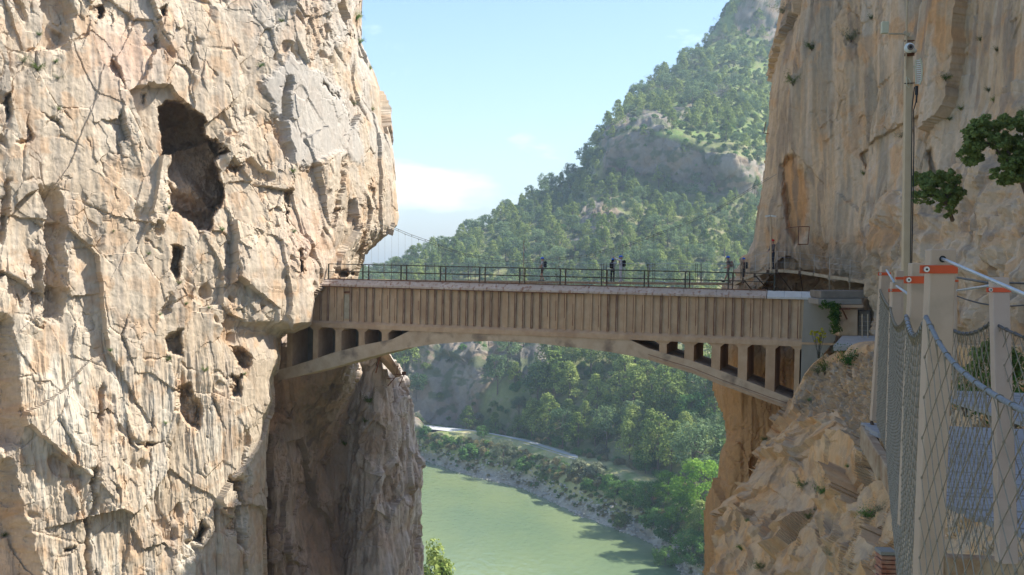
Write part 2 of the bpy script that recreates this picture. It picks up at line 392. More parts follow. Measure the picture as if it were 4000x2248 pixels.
# ================================================================== CLIFFS
def mixc_(a, b, t):
    t = np.asarray(t)[..., None]; return np.asarray(a) * (1 - t) + np.asarray(b) * t
def rock_disp(P, s, big=1.0, mid=1.0, fine=1.0, flute=.2, sb=(4.6, 4.6, 6.5), dip=.35, pocket=.5):
    W = P + .8 * np.stack([fbm(P / 6.5, 2, s + 1), fbm(P / 6.5, 2, s + 2), fbm(P / 6.5, 2, s + 3)], -1) + .10 * np.stack([fbm(P * 1.5, 3, s + 4), fbm(P * 1.5, 3, s + 5), fbm(P * 1.5, 3, s + 6)], -1)
    Q = W.copy(); Q[..., 2] = W[..., 2] + dip * (W[..., 0] + .3 * W[..., 1])
    a, ea = facets(Q / np.array(sb), s + 10, 3.0, .8)
    b, eb = facets(Q / np.array([1.9, 1.9, 2.9]), s + 20, 2.6, .8)
    c, ec = facets(Q / np.array([.66, .66, .95]), s + 30, 2.2, .8)
    d, ed = facets(W / np.array([.25, .25, .34]), s + 40, 2.0, .8)
    fl = noise(P * np.array([1.5, 1.5, .13]), s + 50) + .5 * noise(P * np.array([4.1, 4.1, .3]), s + 51)
    soft = sst(-.20, .40, fbm(P / 3.8, 3, s + 60) * 1.5)          # smooth slabs against broken ground
    out = big * .75 * a + mid * .36 * b * (.22 + .78 * soft) + fine * (.12 * c + .045 * d) * (.22 + .78 * soft) + flute * fl + .05 * fine * fbm(P * 2.2, 5, s + 70)
    cm_ = sst(.0, .35, noise(P / 2.3, s + 83))
    cr = np.clip(1 - eb / .045, 0, 1) * .10 * mid * cm_ + np.clip(1 - ec / .08, 0, 1) * .05 * fine * soft
    pk = sst(.42, .60, noise(Q / np.array([1.1, 1.1, 1.3]), s + 90)) * pocket * soft
    return out - cr - pk, soft
def finish_patch(name, P, D, colf, mats, flip, caps=None, smooth=False):
    V = P + D
    px, py = project(V)
    SURF[name] = (V, px, py)
    me = np_mesh(name, V, grid_faces(V.shape[0], V.shape[1], flip), mats, smooth, colf)
    return me
def smin(x): return x

# ---------------- left cliff, sunlit
zt = CAMZ
zs = np.concatenate([np.linspace(-60, -22, 24, endpoint=False), np.linspace(-22, 18.5, 700, endpoint=False), np.linspace(18.5, 34, 50)]) + zt
G0 = [(-1300, -300, 46), (-1300, 2600, 44)]
G1 = [(-150, -300, 58), (-150, 700, 57), (-150, 1300, 56), (-150, 2600, 54)]
G2 = [(300, -300, 62.5), (300, 700, 61), (300, 1300, 60), (300, 2600, 58)]
G3 = [(800, -300, 67.5), (800, 700, 66), (800, 1200, 64.5), (800, 2600, 63)]
G4 = [(1180, -300, 73), (1180, 500, 72), (1190, 900, 71), (1195, 1050, 70.3), (1190, 1090, 70.3), (1185, 1140, 70), (1170, 1255, 69.4), (1080, 1280, 69), (1052, 1310, 69), (1050, 1400, 68), (1035, 1500, 67.5), (1040, 1560, 67.5), (1010, 1650, 67), (1000, 1750, 67), (1000, 1900, 67), (1000, 2600, 66)]
G5 = [(1380, -300, 81), (1390, 100, 81), (1420, 300, 80), (1470, 560, 80), (1490, 740, 80), (1495, 850, 80), (1470, 900, 79), (1400, 980, 78), (1370, 1060, 77.5), (1340, 1110, 77), (1215, 1140, 71.5), (1200, 1262, 71), (1105, 1283, 70.5), (1078, 1320, 71), (1085, 1400, 70), (1062, 1480, 69.5), (1072, 1560, 69), (1042, 1650, 69), (1034, 1750, 69), (1036, 1900, 69), (1040, 2600, 68)]
G6 = [(1400, -300, 84), (1405, 60, 84), (1408, 180, 84), (1448, 260, 84), (1488, 350, 84), (1500, 420, 84), (1515, 560, 84), (1522, 640, 84), (1532, 740, 84), (1542, 850, 84), (1538, 880, 83.6), (1500, 910, 83), (1432, 965, 82), (1408, 990, 81.5), (1398, 1040, 81), (1380, 1110, 80.5), (1190, 1150, 77), (1180, 1262, 77), (1080, 1283, 77), (1050, 1320, 77), (1060, 1400, 77), (1035, 1500, 77), (1010, 1750, 77), (1000, 2600, 77)]
G7 = [(1290, -300, 93), (1290, 300, 93), (1330, 850, 93), (1250, 1000, 93), (1200, 1150, 93), (1020, 1300, 90), (980, 1600, 90), (960, 2600, 90)]
C = guides_grid([G0, G1, G2, G3, G4, G5, G6, G7], zs)
us = dens([0, 1, 2, 3, 4, 5, 6, 7], [24, 150, 165, 150, 105, 70, 30]); vs2 = np.arange(len(zs)).astype(float)
P = resample(C, us, vs2); P = P[:, :]
top = P[-1:].copy(); top[..., 0] -= 22; top[..., 1] += 10; top[..., 2] += 3; P = np.concatenate([P, top]); 
N = normals(P); N = -N if (N[300, 200] @ np.array([1, -1, 0])) < 0 else N
px, py = project(P)
D, soft = rock_disp(P, 100, big=.8, mid=.9, fine=.9, flute=.08)
away = P - np.array([0, 0, CAMZ]); away /= np.linalg.norm(away, axis=-1, keepdims=True)
# jitter feature outlines so nothing is ruler straight
jx = px + 34 * fbm(P / 1.1, 5, 7, .6); jy = py + 34 * fbm(P / 1.1, 5, 8, .6)
low = sst(1250, 1500, py) * (1 - sst(900, 1030, px))
D = D * (1 - .2 * low) + low * (.10 * noise(P * np.array([2.3, 2.3, .16]), 9) + .10 * ridge(P * np.array([3.4, 3.4, .3]), 3, 12))
slab_poly = [(1010, 330), (1130, 185), (1330, 330), (1420, 560), (1440, 690), (1330, 600), (1230, 640), (1190, 670), (1130, 640), (1100, 520), (1050, 450)]
slab = inpoly(jx, jy, slab_poly).astype(float)
sd_ = segdist(jx, jy, slab_poly + slab_poly[:1]); slab *= sst(0, 25, sd_)
D = D * (1 - .8 * slab) + .25 * slab
# raised edges whose left flanks fall away from the sun
def arete(pts, w, h):
    ys = [p[1] for p in pts]; lx = np.interp(jy, ys, [p[0] for p in pts]); d = lx - jx
    end = sst(ys[0] - 10, ys[0] + 40, jy) * (1 - sst(ys[-1] - 40, ys[-1] + 20, jy))
    return -h * end * np.where((d > 0) & (d < w), np.clip(d / (w * .25), 0, 1) * .7 + .3 * d / w, 0)
for a in [([(55, 1230), (85, 1500), (95, 1700), (75, 1760)], 190, 2.0), ([(65, 1790), (95, 1950), (130, 2060), (190, 2300)], 260, 2.2), ([(245, 720), (268, 900), (262, 1250)], 85, 1.3),
          ([(300, -60), (305, 100), (270, 195)], 125, 1.0), ([(1140, 300), (1128, 480), (1150, 640)], 45, .9), ([(372, 1850), (362, 2280)], 24, .6), ([(970, 1650), (965, 2280)], 22, .5),
          ([(415, 1500), (398, 1650)], 30, .5), ([(945, 1860), (960, 2140)], 50, 1.2), ([(40, 700), (25, 950)], 30, .6), ([(690, 1150), (650, 1250)], 40, .6),
          ([(160, 980), (185, 1200)], 40, .7), ([(575, 800), (590, 870)], 60, .6), ([(1350, 620), (1310, 900)], 30, .5)]:
    D = D + arete(*a)
F3 = D[..., None] * N
# hollows pushed into the rock away from the open side
def hollow(poly, depth, soft_=40):
    m = inpoly(jx, jy, poly).astype(float); sd = segdist(jx, jy, poly + poly[:1])
    return depth * m * sst(0, soft_, sd)
cave = [(640, 400), (670, 385), (740, 395), (775, 420), (795, 450), (805, 520), (850, 545), (885, 600), (840, 640), (850, 700), (895, 745), (865, 800), (835, 870), (812, 912), (760, 890), (705, 850), (640, 800), (628, 720), (645, 640), (640, 520), (622, 450)]
H = hollow(cave, 5.0, 16)
H = H * (1 + .35 * fbm(P / 1.8, 5, 33)) - 1.2 * np.clip(H / 5, 0, 1) * sst(-30, 30, (jy - 620) - 1.15 * (jx - 660))
for ln, dp, w_ in [([(385, 255), (430, 330), (495, 345)], .5, 9), ([(700, 190), (790, 230), (890, 330), (930, 500)], .3, 6), ([(250, 430), (330, 520), (420, 700), (520, 900), (640, 990)], .3, 6),
        ([(540, 560), (560, 690), (620, 720), (640, 740)], .4, 7), ([(1030, 350), (1045, 640), (1040, 900)], .3, 6), ([(1085, 300), (1125, 640), (1140, 760)], .4, 7), ([(1180, 670), (1300, 620), (1400, 480)], .35, 7), ([(1435, 720), (1420, 840), (1405, 1010)], .7, 9),
        ([(840, 960), (980, 930), (1090, 890), (1200, 940)], .35, 7), ([(560, 1400), (700, 1420), (900, 1480), (1020, 1470)], .4, 7), ([(480, 1650), (470, 1900), (490, 2250)], .35, 7),
        ([(590, 1600), (575, 2250)], .35, 6), ([(660, 1720), (680, 2200)], .3, 6), ([(250, 1800), (215, 2250)], .3, 6), ([(820, 1600), (800, 2000)], .3, 6), ([(0, 1120), (70, 1140), (110, 1250), (170, 1270)], .5, 8), ([(1210, 230), (1260, 330), (1330, 400), (1400, 560)], .4, 7), ([(880, 20), (920, 150), (980, 260), (1030, 230)], .4, 8)]:
    H = H + .38 * dp * np.clip(1 - segdist(jx, jy, ln) / w_, 0, 1) * sst(-.15, .25, noise(P / .9, 44))
for poly, dp in [([(660, 950), (735, 960), (720, 1040), (690, 1110), (655, 1060)], 1.8), ([(380, 0), (430, -10), (425, 60), (385, 95)], 1.6), ([(610, 30), (660, 10), (650, 60), (615, 80)], 1.3),
        ([(240, 1110), (285, 1130), (260, 1180)], .5), ([(345, 1880), (385, 1860), (370, 1900)], .8), ([(250, 2150), (310, 2125), (285, 2170), (245, 2175)], 1.0), ([(340, 1820), (375, 1810), (370, 1880), (345, 1870)], 1.2),
        ([(745, 2120), (790, 2020), (820, 2060), (800, 2130)], 1.6), ([(915, 1330), (985, 1370), (1010, 1400), (1000, 1450), (930, 1440)], 1.8), ([(905, 1460), (950, 1470), (950, 1560), (905, 1550)], 1.4),
        ([(895, 1860), (950, 1870), (940, 2080), (890, 2090)], 1.4), ([(680, 1510), (760, 1490), (800, 1600), (790, 1700), (680, 1620)], 1.3),
        ([(420, 250), (450, 200), (500, 330), (480, 350)], .8), ([(640, 1320), (720, 1270), (720, 1400), (640, 1400)], 1.3), ([(880, 650), (960, 640), (930, 700)], .8), ([(1110, 740), (1150, 730), (1130, 900), (1105, 880)], .9),
        ([(520, 1740), (560, 1720), (640, 1735), (560, 1765)], .9), ([(1290, 800), (1350, 810), (1310, 880)], .8), ([(1240, 290), (1320, 390), (1300, 400), (1240, 330)], 1.0), ([(1330, 120), (1360, 80), (1395, 150), (1370, 160)], 1.0),
        ([(1310, 1050), (1400, 1060), (1400, 1090), (1300, 1090)], 2.0), ([(40, 560), (100, 540), (120, 420), (140, 540), (90, 600)], .7), ([(140, 420), (240, 470), (260, 520), (200, 480)], .6), ([(0, 380), (50, 330), (40, 460), (0, 500)], 1.2),
        ([(560, 340), (600, 350), (590, 400), (560, 390)], .8), ([(1140, 980), (1180, 960), (1190, 1060), (1150, 1090)], 1.1), ([(750, 1130), (800, 1150), (770, 1180)], .6), ([(1000, 1180), (1040, 1170), (1020, 1230)], .5)]:
    H = H + hollow(poly, dp, 26) * (1 + .5 * fbm(P / .7, 4, 45))
F3 = F3 + away * H[..., None]
F3 = F3 * (1 - .5 * sst(3.3, 3.9, us)[None, :] * sst(1230, 1330, py))[..., None]; w6 = (us[None, :] > 6.2); F3 = F3 * (np.where(w6, .5, 1) * (1 - .45 * sst(5.2, 5.8, us)[None, :]))[..., None]
# colour of the stone, with shade painted into the deep hollows
n1 = fbm(P / 4.5, 5, 301) * 1.3 + .5; n2 = fbm(P * np.array([.9, .9, .16]), 5, 305) * 1.5 + .5; n3 = fbm(P / 1.4, 5, 309) * 1.4 + .5
col = mixc_((.43, .345, .25), (.51, .43, .33), np.clip(n1, 0, 1))
col = mixc_(col, (.46, .32, .205), .75 * sst(.52, .80, n3))
col = mixc_(col, (.55, .51, .43), .6 * sst(.50, .8, n2) * (.35 + .65 * low))
col = mixc_(col, (.37, .315, .255), .55 * sst(.60, .85, fbm(P * np.array([1.6, 1.6, .2]), 5, 311) * 1.5 + .5))
greyz = np.clip(slab + .8 * sst(1150, 1350, px) * (1 - sst(560, 760, py)) * sst(.35, .6, n1) + .7 * (1 - sst(0, 260, np.hypot(px - 1080, py - 30))), 0, 1)
col = mixc_(col, (.41, .385, .345), .8 * greyz)
pink = np.exp(-((px - 500) / 130) ** 2 - ((py - 220) / 130) ** 2) + .8 * np.exp(-((px - 1200) / 100) ** 2 - ((py - 700 - 250) / 140) ** 2)
col = mixc_(col, (.50, .345, .265), .6 * np.clip(pink, 0, 1))
col = mixc_(col, (.38, .27, .18), .5 * sst(1.5, 4, H))  # painted shade: darker brown the deeper the hollow
col = col * (1 + .16 * fbm(P * 4.0, 3, 320))[..., None]
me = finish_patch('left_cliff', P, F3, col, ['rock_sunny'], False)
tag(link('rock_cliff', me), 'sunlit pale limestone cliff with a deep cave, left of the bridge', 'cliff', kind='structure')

# ---------------- shaded rock mass below and behind the bridge, left
zs = np.concatenate([np.linspace(-62, -27, 16, endpoint=False), np.linspace(-27, -6.6, 300)]) + zt
g0 = [(940, 1300, 88), (940, 2600, 84)]
g1 = [(1080, 1300, 84), (1080, 1600, 84), (1060, 1700, 80), (1070, 1900, 79), (1060, 2600, 78)]
g2 = [(1200, 1300, 82), (1200, 1500, 82), (1170, 1650, 84), (1190, 1800, 84), (1180, 2000, 85), (1180, 2600, 80)]
g3 = [(1375, 1300, 81), (1372, 1420, 81), (1350, 1500, 82), (1300, 1600, 85), (1270, 1800, 88), (1280, 2100, 87), (1300, 2600, 84)]
g4 = [(1385, 1300, 87), (1400, 1450, 89), (1370, 1550, 89), (1340, 1700, 89), (1340, 2000, 89), (1350, 2600, 86)]
g5 = [(1480, 1390, 90), (1480, 1600, 88.5), (1480, 1900, 88), (1480, 2600, 86)]
g6 = [(1500, 1380, 94), (1540, 1440, 93), (1560, 1480, 92.5), (1580, 1600, 92), (1602, 1740, 92), (1620, 1870, 91.5), (1628, 1980, 91), (1612, 2060, 91), (1612, 2250, 90), (1615, 2600, 88)]
g7 = [(1490, 1370, 99), (1545, 1436, 98), (1572, 1480, 97), (1592, 1600, 97), (1612, 1720, 96), (1632, 1870, 96), (1641, 1990, 95), (1622, 2060, 95), (1634, 2250, 95), (1635, 2600, 92)]
g8 = [(1380, 1350, 112), (1450, 1600, 112), (1480, 2600, 108)]
C = guides_grid([g0, g1, g2, g3, g4, g5, g6, g7, g8], zs)
us = dens(list(range(9)), [14, 50, 60, 20, 50, 50, 30, 20])
P = resample(C, us, np.arange(len(zs)).astype(float))
t1 = P[-1:].copy(); t1[..., 1] += 9; t1[..., 2] += .4; t1[..., 0] -= 1.0; P = np.concatenate([P, t1])
N = normals(P); N = -N if N[150, 150][1] > 0 else N
px, py = project(P)
D, soft = rock_disp(P, 500, big=.55, mid=.9, fine=1.0, flute=.22, sb=(4, 4, 8), dip=-.5, pocket=.25)
F3 = D[..., None] * N
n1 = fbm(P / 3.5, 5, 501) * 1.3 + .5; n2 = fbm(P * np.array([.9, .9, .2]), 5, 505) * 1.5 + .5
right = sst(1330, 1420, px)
col = mixc_((.27, .21, .165), (.36, .29, .235), np.clip(n1, 0, 1))  # albedo lowered so the left and middle look shadowed
col = mixc_(col, (.56, .50, .44), right * (.6 + .4 * np.clip(n1, 0, 1)))  # right half painted paler, like rock catching the sun
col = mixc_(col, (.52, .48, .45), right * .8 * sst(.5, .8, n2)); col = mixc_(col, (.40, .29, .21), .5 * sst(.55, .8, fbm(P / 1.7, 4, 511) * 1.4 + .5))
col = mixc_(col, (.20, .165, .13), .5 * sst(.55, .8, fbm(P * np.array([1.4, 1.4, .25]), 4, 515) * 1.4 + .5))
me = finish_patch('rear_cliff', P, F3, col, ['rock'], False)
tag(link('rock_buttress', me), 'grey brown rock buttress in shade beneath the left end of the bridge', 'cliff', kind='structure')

# ---------------- right cliff, in shade
zs = np.concatenate([np.linspace(-60, -24, 20, endpoint=False), np.linspace(-24, 18, 420, endpoint=False), np.linspace(18, 24, 30)]) + zt
sil = [(-300, 3092), (0, 3082), (70, 3068), (200, 3045), (330, 3020), (420, 3008), (480, 3010), (600, 2996), (700, 2990), (850, 2968), (950, 2962), (1010, 2940), (1080, 2895), (1130, 2862), (1300, 2838), (1500, 2832), (1600, 2846), (1700, 2850), (1760, 2826), (1900, 2812), (2000, 2812), (2300, 2795), (2600, 2780)]
h0 = [(x + 260, y, 98) for y, x in sil]
h1 = [(x, y, 77) for y, x in sil]
h2 = [(x + 45, y, 71.5) for y, x in sil]
h3 = [(3150, -300, 69.5), (3150, 600, 69), (3150, 900, 69.5), (3150, 1060, 70), (3150, 1150, 71.5), (3150, 1600, 72), (3100, 2600, 68)]
h4 = [(3420, -300, 65), (3420, 700, 64), (3420, 950, 63), (3420, 1080, 63.5), (3420, 1200, 63.5), (3420, 1600, 63), (3400, 2600, 60)]
h5 = [(3700, -300, 59), (3700, 500, 58), (3700, 850, 57), (3700, 1100, 55), (3700, 1600, 54), (3700, 2600, 50)]
h6 = [(4050, -300, 53), (4050, 350, 52), (4050, 700, 48), (4050, 1000, 45), (4050, 1600, 42), (4050, 2600, 40)]
h7 = [(4700, -300, 40), (4700, 700, 36), (4700, 1600, 32), (4700, 2600, 30)]
h8 = [('w', 17, 16, 20), ('w', 17, 16, 107)]; h9 = [('w', 14.5, 0, 20), ('w', 14.5, 0, 107)]; h10 = [('w', 14, -22, 20), ('w', 14, -22, 107)]
C = guides_grid([h0, h1, h2, h3, h4, h5, h6, h7, h8, h9, h10], zs)
us = dens(list(range(11)), [24, 26, 60, 95, 95, 110, 40, 20, 20, 20])
P = resample(C, us, np.arange(len(zs)).astype(float))
P[..., 2] += (6.8 * (1 - sst(1.2, 3.0, us))[None, :]) * sst(17.9, 24, zs - CAMZ)[:, None]  # out-of-view top raised so its shadow covers the left buttress
t1 = P[-1:].copy(); t1[..., 0] += 25; t1[..., 1] += 12; t1[..., 2] += 1; P = np.concatenate([P, t1])
N = normals(P); N = -N if N[200, 200][1] > 0 else N
px, py = project(P)
D, soft = rock_disp(P, 700, big=.7, mid=.34, fine=.7, flute=.17, sb=(6, 6, 11), dip=-.3, pocket=.10)
jx = px + 16 * fbm(P / 1.1, 4, 71); jy = py + 16 * fbm(P / 1.1, 4, 72)
D = D + .42 * noise(P * np.array([.42, .42, .045]), 73) + .14 * ridge(P * np.array([.9, .9, .07]), 3, 74)
rough = sst(880, 1000, py) * (1 - sst(1250, 1350, py)) ; D = D * (1 + .6 * rough)
br = inpoly(jx, jy, [(3480, 780), (3800, 640), (4200, 420), (4400, 1500), (3480, 1400)]).astype(float)     # broken nearer ribs, right
rib_ = ridge(np.stack([(P[..., 0] + .55 * P[..., 2]) * .55, P[..., 1] * .2, P[..., 2] * .12], -1), 4, 77)
D = D + br * (.9 * rib_)
F3 = D[..., None] * N
away = P - np.array([0, 0, CAMZ]); away /= np.linalg.norm(away, axis=-1, keepdims=True)
H = hollow([(3025, 640), (3060, 590), (3130, 600), (3165, 680), (3175, 800), (3150, 950), (3110, 970), (3070, 900), (3030, 760)], 1.0, 30)
H += hollow([(2900, 1095), (3050, 1072), (3430, 1120), (3460, 1180), (3200, 1190), (2980, 1150)], 1.8, 25)
H += hollow([(3330, 600), (3620, 440), (3640, 470), (3370, 700)], .5, 12) + hollow([(3640, 590), (3670, 570), (3690, 700), (3650, 720)], .8, 15)
F3 = F3 + away * H[..., None]
F3[:, us > 8] *= .4
n1 = fbm(P / 5, 5, 601) * 1.3 + .5; n2 = fbm(P * np.array([.75, .75, .10]), 5, 605) * 1.6 + .5; n3 = fbm(P / 1.8, 5, 609) * 1.4 + .5
col = mixc_((.44, .325, .205), (.53, .40, .265), np.clip(n1, 0, 1))
greyw = sst(3080, 3200, px) * (1 - sst(3560, 3680, px)) * (1 - .5 * sst(700, 900, py))
col = mixc_(col, (.355, .295, .215), .85 * greyw * sst(.2, .55, n2) + .45 * sst(.5, .75, n2))
col = mixc_(col, (.54, .45, .34), .55 * sst(.6, .85, fbm(P * np.array([1.2, 1.2, .12]), 4, 613) * 1.6 + .5))
och = np.clip(H / 1.0, 0, 1) * (px < 3200) * (py < 1000) + .8 * np.exp(-((px - 3650) / 90) ** 2) * (1 - sst(300, 520, py)) * sst(.3, .7, n3) + .9 * sst(1350, 1450, py) + .6 * np.exp(-((px - 3440) / 150) ** 2 - ((py - 940) / 40) ** 2) + .5 * sst(.62, .85, n3)
col = mixc_(col, (.52, .285, .12), .8 * np.clip(och, 0, 1))
col = mixc_(col, (.23, .19, .15), .6 * sst(.62, .85, fbm(P * np.array([1.0, 1.0, .15]), 5, 617) * 1.5 + .5) * (1 - .7 * sst(1300, 1400, py)))
col = mixc_(col, (.27, .235, .19), .5 * np.exp(-((px - 3330) / 220) ** 2 - ((py - 1010) / 70) ** 2))
col = col * np.array([1.07, 1.09, 1.12])
me = finish_patch('right_cliff', P, F3, col, ['rock'], False)
tag(link('rock_wall', me), 'tall ochre and grey rock wall in shade, right of the bridge', 'cliff', kind='structure')

# ---------------- rocky slope below the boardwalk
rows = [[(3140, 1560, 70), (3078, 1585, 63), (3178, 1425, 60), (3328, 1345, 57), (3480, 1335, 54), (3750, 1350, 48), (4200, 1390, 40)],
        [(3140, 1570, 69), (3074, 1600, 62), (3176, 1445, 59), (3330, 1362, 55), (3480, 1345, 51), (3750, 1360, 44), (4200, 1410, 36)],
        [(3120, 1650, 70), (3030, 1670, 60), (3170, 1560, 57.5), (3330, 1480, 53), (3470, 1440, 48), (3750, 1450, 39), (4200, 1490, 32)],
        [(3060, 1830, 68), (2930, 1835, 58), (3110, 1740, 55), (3310, 1650, 50), (3460, 1600, 44), (3750, 1580, 34), (4200, 1620, 26)],
        [(2990, 1960, 66), (2858, 1960, 56), (3070, 1900, 52), (3290, 1850, 46), (3450, 1800, 39), (3750, 1780, 29), (4200, 1800, 21)],
        [(2930, 2120, 64), (2806, 2110, 54), (3030, 2050, 49), (3270, 2050, 42), (3440, 2010, 34), (3760, 2000, 25), (4200, 2020, 18)],
        [(2880, 2260, 62), (2755, 2262, 51), (3000, 2270, 45), (3250, 2270, 37), (3430, 2270, 29), (3770, 2290, 21), (4200, 2300, 15)],
        [(2800, 2700, 56), (2650, 2700, 46), (2950, 2700, 39), (3230, 2700, 30), (3420, 2700, 22), (3780, 2700, 15), (4200, 2700, 10)],
        [(2500, 4200, 40), (2400, 4200, 34), (2800, 4200, 28), (3230, 4200, 20), (3420, 4200, 14), (3780, 4200, 9), (4200, 4200, 7)]]
C = np.array([[tuple(at(*q)) for q in r] for r in rows], float)
us = dens(list(range(7)), [16, 95, 95, 70, 70, 40]); vs2 = dens(list(range(9)), [12, 55, 75, 80, 80, 70, 60, 24])
P = resample(C, us, vs2); N = normals(P); N = -N if N[200, 200][1] > 0 else N
px, py = project(P)
sc_ = np.clip(P[..., 1] / 45, .25, 1.2)[..., None]
D, soft = rock_disp(P, 800, big=.9, mid=.8, fine=.42, flute=.0, sb=(4.2, 4.2, 4.2), dip=.9, pocket=.1)
strata = ridge(np.stack([(P[..., 0] * .75 - P[..., 2] * .95) * .9, P[..., 1] * .25, (P[..., 0] + P[..., 2]) * .16], -1), 3, 81)
D = D - .45 * np.clip(1 - np.abs(noise(P / np.array([2.2, 2.2, 1.6]), 88)) / .04, 0, 1) * sst(-.1, .2, noise(P / 2.0, 89)); D = D * .9 + .55 * strata * sst(1750, 1950, py)
rub = inpoly(px + 14 * fbm(P, 3, 5), py + 14 * fbm(P, 3, 6), [(3085, 1560), (3190, 1430), (3460, 1340), (3470, 1740), (3400, 1790), (3330, 1700), (3260, 1600), (3150, 1640)]).astype(float)
F1, F2, rr, Dv = voro((P + .15 * fbm(P * 2, 3, 4)[..., None]) / np.array([.50, .6, .30]), 82)
stones = sst(.0, .22, F2 - F1) * (.32 + .30 * ((rr[0] * 31.7) % 1.0))
D = D * (1 - .8 * rub) + rub * stones
D = D * np.clip(P[..., 1] / 40, .3, 1) * (.15 + .85 * sst(.6, 1.8, vs2))[:, None]
F3 = D[..., None] * N
n1 = fbm(P / 3, 5, 801) * 1.3 + .5; n3 = fbm(P / 1.0, 5, 809) * 1.4 + .5
col = mixc_((.44, .31, .18), (.55, .41, .255), np.clip(n1, 0, 1)); col = mixc_(col, (.50, .30, .135), .6 * sst(.5, .8, n3))
col = mixc_(col, (.40, .35, .28), .45 * sst(.52, .8, fbm(P / 1.6, 5, 811) * 1.4 + .5)); col = mixc_(col, (.27, .22, .165), .5 * sst(.6, .85, fbm(P / .8, 5, 815) * 1.5 + .5))
col = mixc_(col, mixc_((.50, .36, .22), (.36, .33, .28), (rr[1] * 17.3) % 1.0), .7 * rub)
col = col * np.array([1.14, 1.08, 1.0])
me = finish_patch('near_slope', P, F3, col, ['rock'], False)
tag(link('rock_slope', me), 'warm fractured rock slope dropping away below the boardwalk', 'rock slope', kind='structure')

# ================================================================== VALLEY: terrain, river, road
river = np_mesh('river', [(-900, 60, 0), (500, 60, 0), (500, 1500, 0), (-900, 1500, 0)], [(0, 1, 2, 3)], [], False)
def water_mat():
    m, nt, b = new_mat('green river water'); b.inputs['Roughness'].default_value = .10; b.inputs['Specular IOR Level'].default_value = .5
    g = nt.nodes.new('ShaderNodeNewGeometry'); mp = nt.nodes.new('ShaderNodeMapping'); mp.inputs['Scale'].default_value = (1, .55, 1); nt.links.new(g.outputs['Position'], mp.inputs[0])
    n = nt.nodes.new('ShaderNodeTexNoise'); n.inputs['Scale'].default_value = .5; n.inputs['Detail'].default_value = 8; nt.links.new(mp.outputs[0], n.inputs['Vector'])
    n2 = nt.nodes.new('ShaderNodeTexNoise'); n2.inputs['Scale'].default_value = .03; n2.inputs['Detail'].default_value = 4; nt.links.new(mp.outputs[0], n2.inputs['Vector'])
    r = nt.nodes.new('ShaderNodeValToRGB'); r.color_ramp.elements[0].color = (.155, .22, .125, 1); r.color_ramp.elements[1].color = (.215, .27, .13, 1); r.color_ramp.elements[0].position = .35; r.color_ramp.elements[1].position = .65
    nt.links.new(n2.outputs[0], r.inputs[0]); nt.links.new(r.outputs[0], b.inputs['Base Color'])
    bp = nt.nodes.new('ShaderNodeBump'); bp.inputs['Strength'].default_value = .6; bp.inputs['Distance'].default_value = .3; nt.links.new(n.outputs[0], bp.inputs['Height']); nt.links.new(bp.outputs[0], b.inputs['Normal'])
    return m
M['water'] = water_mat(); river.materials.append(M['water']); tag(link('river', river), kind='structure')

cols_px = [1300, 1500, 1650, 1850, 2050, 2250, 2380, 2550, 2750, 2900, 3100, 3400]
shore_py = [1715, 1752, 1800, 1862, 1912, 2008, 2060, 2128, 2330, 2500, 2700, 3000]
T = {  # per column: (py, Y) above the road; rows foot .. ridge, summit
 1300: [(1640, 470), (1500, 480), (1400, 490), (1300, 510), (1220, 530), (1180, 550), (1150, 570), (1130, 590), (1120, 610), (1116, 620)],
 1500: [(1640, 472), (1500, 480), (1400, 490), (1300, 510), (1200, 530), (1150, 555), (1125, 580), (1108, 600), (1098, 620), (1094, 630)],
 1650: [(1664, 472), (1500, 478), (1340, 488), (1240, 510), (1160, 535), (1110, 560), (1080, 580), (1050, 605), (1022, 625), (1015, 640)],
 1850: [(1690, 462), (1500, 470), (1340, 480), (1210, 515), (1100, 550), (1045, 580), (1000, 610), (965, 635), (925, 660), (918, 675)],
 2050: [(1690, 440), (1560, 450), (1350, 475), (1180, 520), (1050, 560), (960, 600), (905, 630), (855, 660), (802, 690), (795, 705)],
 2250: [(1745, 402), (1560, 430), (1370, 460), (1180, 510), (1020, 560), (885, 610), (812, 640), (755, 680), (700, 710), (692, 725)],
 2380: [(1770, 388), (1580, 420), (1380, 450), (1180, 500), (960, 560), (715, 648), (575, 650), (530, 682), (508, 710), (500, 725)],
 2550: [(1810, 368), (1600, 400), (1400, 440), (1180, 490), (960, 560), (740, 640), (500, 643), (420, 730), (345, 790), (338, 805)],
 2750: [(1900, 335), (1640, 380), (1420, 430), (1180, 490), (960, 570), (765, 628), (560, 632), (370, 740), (200, 840), (190, 860)],
 2900: [(1960, 315), (1700, 365), (1440, 425), (1180, 490), (960, 580), (780, 622), (600, 628), (360, 750), (150, 850), (-80, 865)],
 3100: [(2020, 300), (1700, 355), (1440, 420), (1180, 490), (960, 580), (780, 655), (600, 700), (360, 790), (110, 860), (-320, 885)],
 3400: [(2060, 290), (1700, 350), (1440, 420), (1180, 490), (960, 590), (780, 660), (600, 710), (360, 800), (90, 870), (-420, 900)]}
road_py = {1300: 1655, 1500: 1652, 1650: 1676, 1850: 1700, 2050: 1737, 2250: 1800, 2380: 1836, 2550: 1890, 2750: 2000, 2900: 2080, 3100: 2160, 3400: 2220}
grid = []
